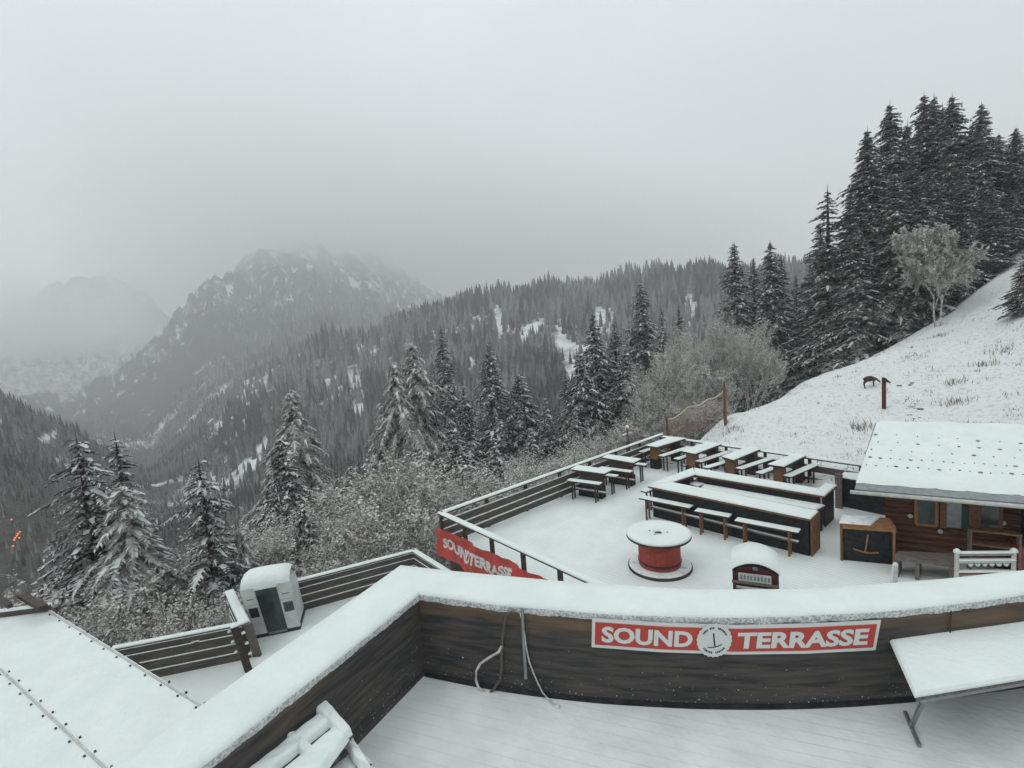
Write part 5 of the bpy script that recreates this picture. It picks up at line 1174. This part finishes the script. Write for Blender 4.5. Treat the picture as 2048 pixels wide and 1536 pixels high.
for u, m_ in ((0, 'wood_brown'), (1, 'wood_brown')):
    a_ = npnt(u, 0); b_ = npnt(u, 1); mb = MB(); mb.beam(Vector((a_.x, a_.y, gz(a_.x, a_.y)-.3)), Vector((a_.x, a_.y, a_.z+.1)), .1 if u == 0 else .16, .1); mb.build('post', m_, net)
# dark bent stem next to it
q0 = [W(px, py, D1+.2) for px, py in ((1456, 852), (1452, 846), (1450, 835), (1449.5, 820), (1450, 805), (1449.5, 785), (1448, 762))]
mb = MB(); mb.tube(q0, [.09, .10, .09, .08, .07, .05, .02], 8); tag(mb.build('tree_stem', 'bark'), 'thin bent dark stem rising beside the right netting post', 'stem')

# deer, grazing, head to the right
P = ground(1742, 777); Dd = math.hypot(P.x, P.y)
xr = Vector((RV.x, RV.y, 0)).normalized(); fw = Vector((FV.x, FV.y, 0)).normalized()
sc_ = Dd/33.*.84
K = []  # verts: (x right, y depth, z up, radius)
def node(x, y, z, r_): K.append((x, y, z, r_)); return len(K)-1
EG = []
hip = node(-.33, 0, .60, .15); b2 = node(-.06, 0, .565, .155); sh = node(.20, 0, .57, .145)
n1 = node(.33, 0, .42, .058); n2 = node(.42, 0, .27, .038); hd = node(.50, 0, .17, .046); mz = node(.60, 0, .06, .026)
rump = node(-.42, 0, .56, .08)
EG += [(hip, b2), (b2, sh), (sh, n1), (n1, n2), (n2, hd), (hd, mz), (hip, rump)]
for s in (-1, 1):
    a = node(-.36+.03*s, .07*s, .42, .075); b_ = node(-.44+.05*s, .075*s, .29, .036); c_ = node(-.38+.06*s, .075*s, .12, .022); d_ = node(-.37+.06*s, .075*s, .0, .024); EG += [(hip, a), (a, b_), (b_, c_), (c_, d_)]
    a = node(.17+.04*s, .065*s, .38, .055); b_ = node(.16+.05*s, .065*s, .22, .03); c_ = node(.17+.06*s, .065*s, .10, .02); d_ = node(.18+.06*s, .065*s, .0, .022); EG += [(sh, a), (a, b_), (b_, c_), (c_, d_)]
    e1 = node(.47, .045*s, .27, .02); e2 = node(.44, .09*s, .35, .012); EG += [(hd, e1), (e1, e2)]
me = bpy.data.meshes.new('body'); slope = 0
def dpos(x, y, z):
    o_ = (xr*x+fw*y)*1.05*sc_; dzg = gz(P.x+o_.x, P.y+o_.y)-P.z
    return (o_.x, o_.y, z*1.05*sc_+dzg*min(1, max(0, 1-(z-.1)*1.1)) if x > -.9 else 0)
me.from_pydata([dpos(x, y, z) for x, y, z, _ in K], EG, [])
bm = bmesh.new(); bm.from_mesh(me); lay = bm.verts.layers.skin.verify()
for v, k in zip(bm.verts, K): v[lay].radius = (k[3]*sc_*1.15, k[3]*sc_*1.3); v[lay].use_root = False
bm.verts.ensure_lookup_table(); bm.verts[hip][lay].use_root = True; bm.to_mesh(me); bm.free(); me.materials.append(M('fur'))
tmp = bpy.data.objects.new('tmp', me); COL.objects.link(tmp); tmp.modifiers.new('s', 'SKIN'); ms = tmp.modifiers.new('u', 'SUBSURF'); ms.levels = 2
dg = bpy.context.evaluated_depsgraph_get(); body = bpy.data.meshes.new_from_object(tmp.evaluated_get(dg)); bpy.data.objects.remove(tmp)
body.name = 'deer'; body.polygons.foreach_set('use_smooth', [True]*len(body.polygons))
if not body.materials: body.materials.append(M('fur'))
deer = bpy.data.objects.new('deer', body); COL.objects.link(deer); deer.location = P+Vector((0, 0, .0)); tag(deer, 'small dark brown deer grazing with lowered head on the snowy slope by the lone post', 'deer')

# ------------------------------------------------------------------ far forest (reads as one mass)
def forest(name, n, d0, d1, hmin, hmax, px0, px1, seed, sides=5, tiers=3, thresh=0.0):
    r = np.random.default_rng(seed); PX = r.uniform(px0, px1, n); D = np.exp(r.uniform(math.log(d0), math.log(d1), n))
    az = np.arctan2(RV.x*(PX-1024)/FPX+FV.x, RV.y*(PX-1024)/FPX+FV.y)
    x = D*np.sin(az); y = D*np.cos(az)
    z = np.array([gz(a, b_) for a, b_ in zip(x, y)])
    px, py = projn(x, y, z); jx = px+fbm(x*.03, y*.03, 4, 50)*36; jy = py+fbm(x*.03+9, y*.03, 4, 51)*26
    ok = np.ones(n, bool)
    for c in CLEAR: ok &= ~(inpoly(jx, jy, c) & (r.random(n) > .13))
    ok &= (fbm(x*.035, y*.035, 4, 77) > -.17) | (r.random(n) < .25)
    if thresh: ok &= (fbm(x*.006, y*.006, 4, 21)-0 > -thresh+np.clip((z-140)/500, 0, .3))
    x, y, z, D = x[ok], y[ok], z[ok], D[ok]; n = len(x)
    h = (hmin+(hmax-hmin)*r.random(n)**1.6*1.25)*(1+.5*fbm(x*.03, y*.03, 3, 4)*2)*np.clip(D/480, .34, 1)*np.interp(px[ok], [330, 620], [.42, 1]); rad = h*r.uniform(.13, .2, n); ph = r.uniform(0, 6.28, n)
    Vs = []; Cs = []; Fs = []; o_ = 0; colb = r.uniform(.35, 1.7, n)*np.clip(1+fbm(x*.02, y*.02, 3, 6)*2.4, .4, 2.0)
    for t_ in range(tiers):
        zb = z+h*(.04+.86*t_/tiers)-1; ztp = z+h*(.42+.58*(t_+1)/tiers); ztp = np.minimum(ztp, z+h); rr = rad*(1-.27*t_)
        ring = np.stack([np.stack([x+rr*np.cos(ph+2*math.pi*k/sides+t_)*(1+.25*((k+t_) % 2)), y+rr*np.sin(ph+2*math.pi*k/sides+t_)*(1+.25*((k+t_) % 2)), zb-.04*h*(k % 2)], -1) for k in range(sides)], 1)
        apex = np.stack([x, y, ztp], -1)[:, None, :]; blk = np.concatenate([ring, apex], 1)  # n, sides+1, 3
        base = o_+np.arange(n)[:, None]*(sides+1)
        for k in range(sides): Fs.append(np.concatenate([base+k, base+(k+1) % sides, base+sides], 1))
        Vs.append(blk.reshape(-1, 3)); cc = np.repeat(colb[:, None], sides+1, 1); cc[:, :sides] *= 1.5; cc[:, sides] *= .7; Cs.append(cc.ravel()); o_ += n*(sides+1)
    me = np_mesh(name, np.concatenate(Vs), np.concatenate(Fs), False)
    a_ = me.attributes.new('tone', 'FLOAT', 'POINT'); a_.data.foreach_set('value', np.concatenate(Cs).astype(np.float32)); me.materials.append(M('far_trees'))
    o = bpy.data.objects.new(name, me); COL.objects.link(o); return kind(o, 'stuff')
fm = bpy.data.materials.new('far_trees'); fm.use_nodes = True; MATS['far_trees'] = fm; t = fm.node_tree; b = t.nodes['Principled BSDF']; b.inputs['Roughness'].default_value = .95; b.inputs['Specular IOR Level'].default_value = .1
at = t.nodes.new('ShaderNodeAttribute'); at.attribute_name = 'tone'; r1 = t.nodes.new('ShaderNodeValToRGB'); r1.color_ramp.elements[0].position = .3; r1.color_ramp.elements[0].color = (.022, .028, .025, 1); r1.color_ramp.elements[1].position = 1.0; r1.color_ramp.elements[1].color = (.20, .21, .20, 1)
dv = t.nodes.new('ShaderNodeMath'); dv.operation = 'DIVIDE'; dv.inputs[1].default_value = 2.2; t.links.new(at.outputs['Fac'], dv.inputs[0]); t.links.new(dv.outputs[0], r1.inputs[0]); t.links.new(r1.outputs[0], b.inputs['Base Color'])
forest('slope_forest', 17000, 130, 700, 8, 19, -60, 1700, 3)
forest('ridge_forest', 3500, 540, 640, 9, 21, 780, 1750, 4)
forest('mountain_forest', 13000, 760, 2300, 9, 18, 150, 900, 5, 4, 2, .05)

# valley lights
for i, (px, py) in enumerate(((47, 1105), (44, 1110), (41, 1112), (46, 1117), (38, 1119), (36, 1121), (34, 1133), (30, 1077))):
    P = ground(px, py, 60, 900); s_ = thing('street_lamp', ['topmost lamp of the tight orange cluster in the valley', 'second lamp from the top of the orange cluster', 'left lamp of the middle row of the orange cluster', 'right lamp of the middle row of the orange cluster', 'lamp just below the middle row of the orange cluster', 'lamp under the middle row, shifted left', 'lowest orange valley lamp, set apart at the bottom', 'faint orange valley lamp alone above the cluster'][i], 'lamp', tuple(P), 'orange valley lamps')
    mb = MB(); lr = math.hypot(P.x, P.y)*.0011; mb.beam(P, P+Vector((0, 0, 5)), .06, .06); mb.build('pole', 'metal_dark', s_)
    mb = MB(); mb.lathe(P+Vector((0, 0, 5)), [(lr*.3, 0), (lr, lr*.5), (lr, lr*1.2), (lr*.3, lr*1.6)], 8); mb.build('lantern', 'lamp_glow', s_)

# ------------------------------------------------------------------ haze
hz = MB(); hz.prism([(-9500, -9500), (9500, -9500), (9500, 9500), (-9500, 9500)], ZG.min()-2, max(ZG.max(), 60)+5); ho = hz.build('haze', 'snow', local=True)
hm = bpy.data.materials.new('haze'); hm.use_nodes = True; t = hm.node_tree; t.nodes.clear(); oo = t.nodes.new('ShaderNodeOutputMaterial'); pv = t.nodes.new('ShaderNodeVolumePrincipled')
pv.inputs['Color'].default_value = (1, 1, 1, 1); pv.inputs['Density'].default_value = .00066; pv.inputs['Anisotropy'].default_value = .1
t.links.new(pv.outputs[0], oo.inputs['Volume']); ho.data.materials.clear(); ho.data.materials.append(hm); kind(ho, 'stuff')

def cloud(name, lo, hi, dens, col, fn):
    """soft bank of cloud: a closed box whose density thins out to nothing before its faces"""
    mb = MB(); mb.prism([(lo[0], lo[1]), (hi[0], lo[1]), (hi[0], hi[1]), (lo[0], hi[1])], lo[2], hi[2]); o = mb.build(name, 'snow', local=True)
    m = bpy.data.materials.new(name); m.use_nodes = True; t = m.node_tree; t.nodes.clear(); oo = t.nodes.new('ShaderNodeOutputMaterial'); pv = t.nodes.new('ShaderNodeVolumePrincipled'); pv.inputs['Color'].default_value = (*col, 1)
    L = t.links; c = t.nodes.new('ShaderNodeTexCoord'); sp = t.nodes.new('ShaderNodeSeparateXYZ'); L.new(c.outputs['Object'], sp.inputs[0])
    def math_(op, a, b=None, clamp=False):
        n = t.nodes.new('ShaderNodeMath'); n.operation = op; n.use_clamp = clamp
        for i, v in enumerate((a, b)):
            if v is None: continue
            if isinstance(v, (int, float)): n.inputs[i].default_value = v
            else: L.new(v, n.inputs[i])
        return n.outputs[0]
    nz = t.nodes.new('ShaderNodeTexNoise'); nz.inputs['Scale'].default_value = .0032; nz.inputs['Detail'].default_value = 4; L.new(c.outputs['Object'], nz.inputs['Vector'])
    def edge(axis, a, b, wdt):   # 0 at both faces, 1 inside
        v = sp.outputs[axis]; x = math_('DIVIDE', math_('SUBTRACT', v, a), wdt, True); y = math_('DIVIDE', math_('SUBTRACT', b, v), wdt, True); return math_('MULTIPLY', x, y)
    d = fn(math_, edge, nz.outputs[0], sp)
    L.new(math_('MULTIPLY', d, dens), pv.inputs['Density']); L.new(pv.outputs[0], oo.inputs['Volume']); o.data.materials.clear(); o.data.materials.append(m); return kind(o, 'stuff')
def span(pts):
    P = [W(px, hor(px), D) for px, D in pts]; return min(p.x for p in P), max(p.x for p in P), min(p.y for p in P), max(p.y for p in P)
x0, x1, y0, y1 = span([(150, 1150), (1000, 1150), (150, 4600), (1000, 4600), (600, 4600)])
def f1(m_, edge, nz, sp):
    base = m_('DIVIDE', m_('SUBTRACT', m_('ADD', sp.outputs[2], m_('MULTIPLY', m_('SUBTRACT', nz, .5), 420)), 225), 260, True)
    return m_('MULTIPLY', m_('MULTIPLY', base, edge(0, x0, x1, 350)), m_('MULTIPLY', edge(1, y0, y1, 350), edge(2, 110, 640, 60)))
cloud('cloud', (x0, y0, 110), (x1, y1, 640), .0036, (1, 1, 1), f1)
a0, a1, b0, b1 = span([(-250, 1350), (330, 1350), (-250, 2350), (330, 2350)])
def f2(m_, edge, nz, sp):
    n_ = m_('MULTIPLY', m_('SUBTRACT', nz, .38), 7, True)
    return m_('MULTIPLY', m_('MULTIPLY', n_, edge(0, a0, a1, 150)), m_('MULTIPLY', edge(1, b0, b1, 150), edge(2, 20, 250, 80)))
cloud('cloud', (a0, b0, 20), (a1, b1, 250), .0034, (1, 1, 1), f2)
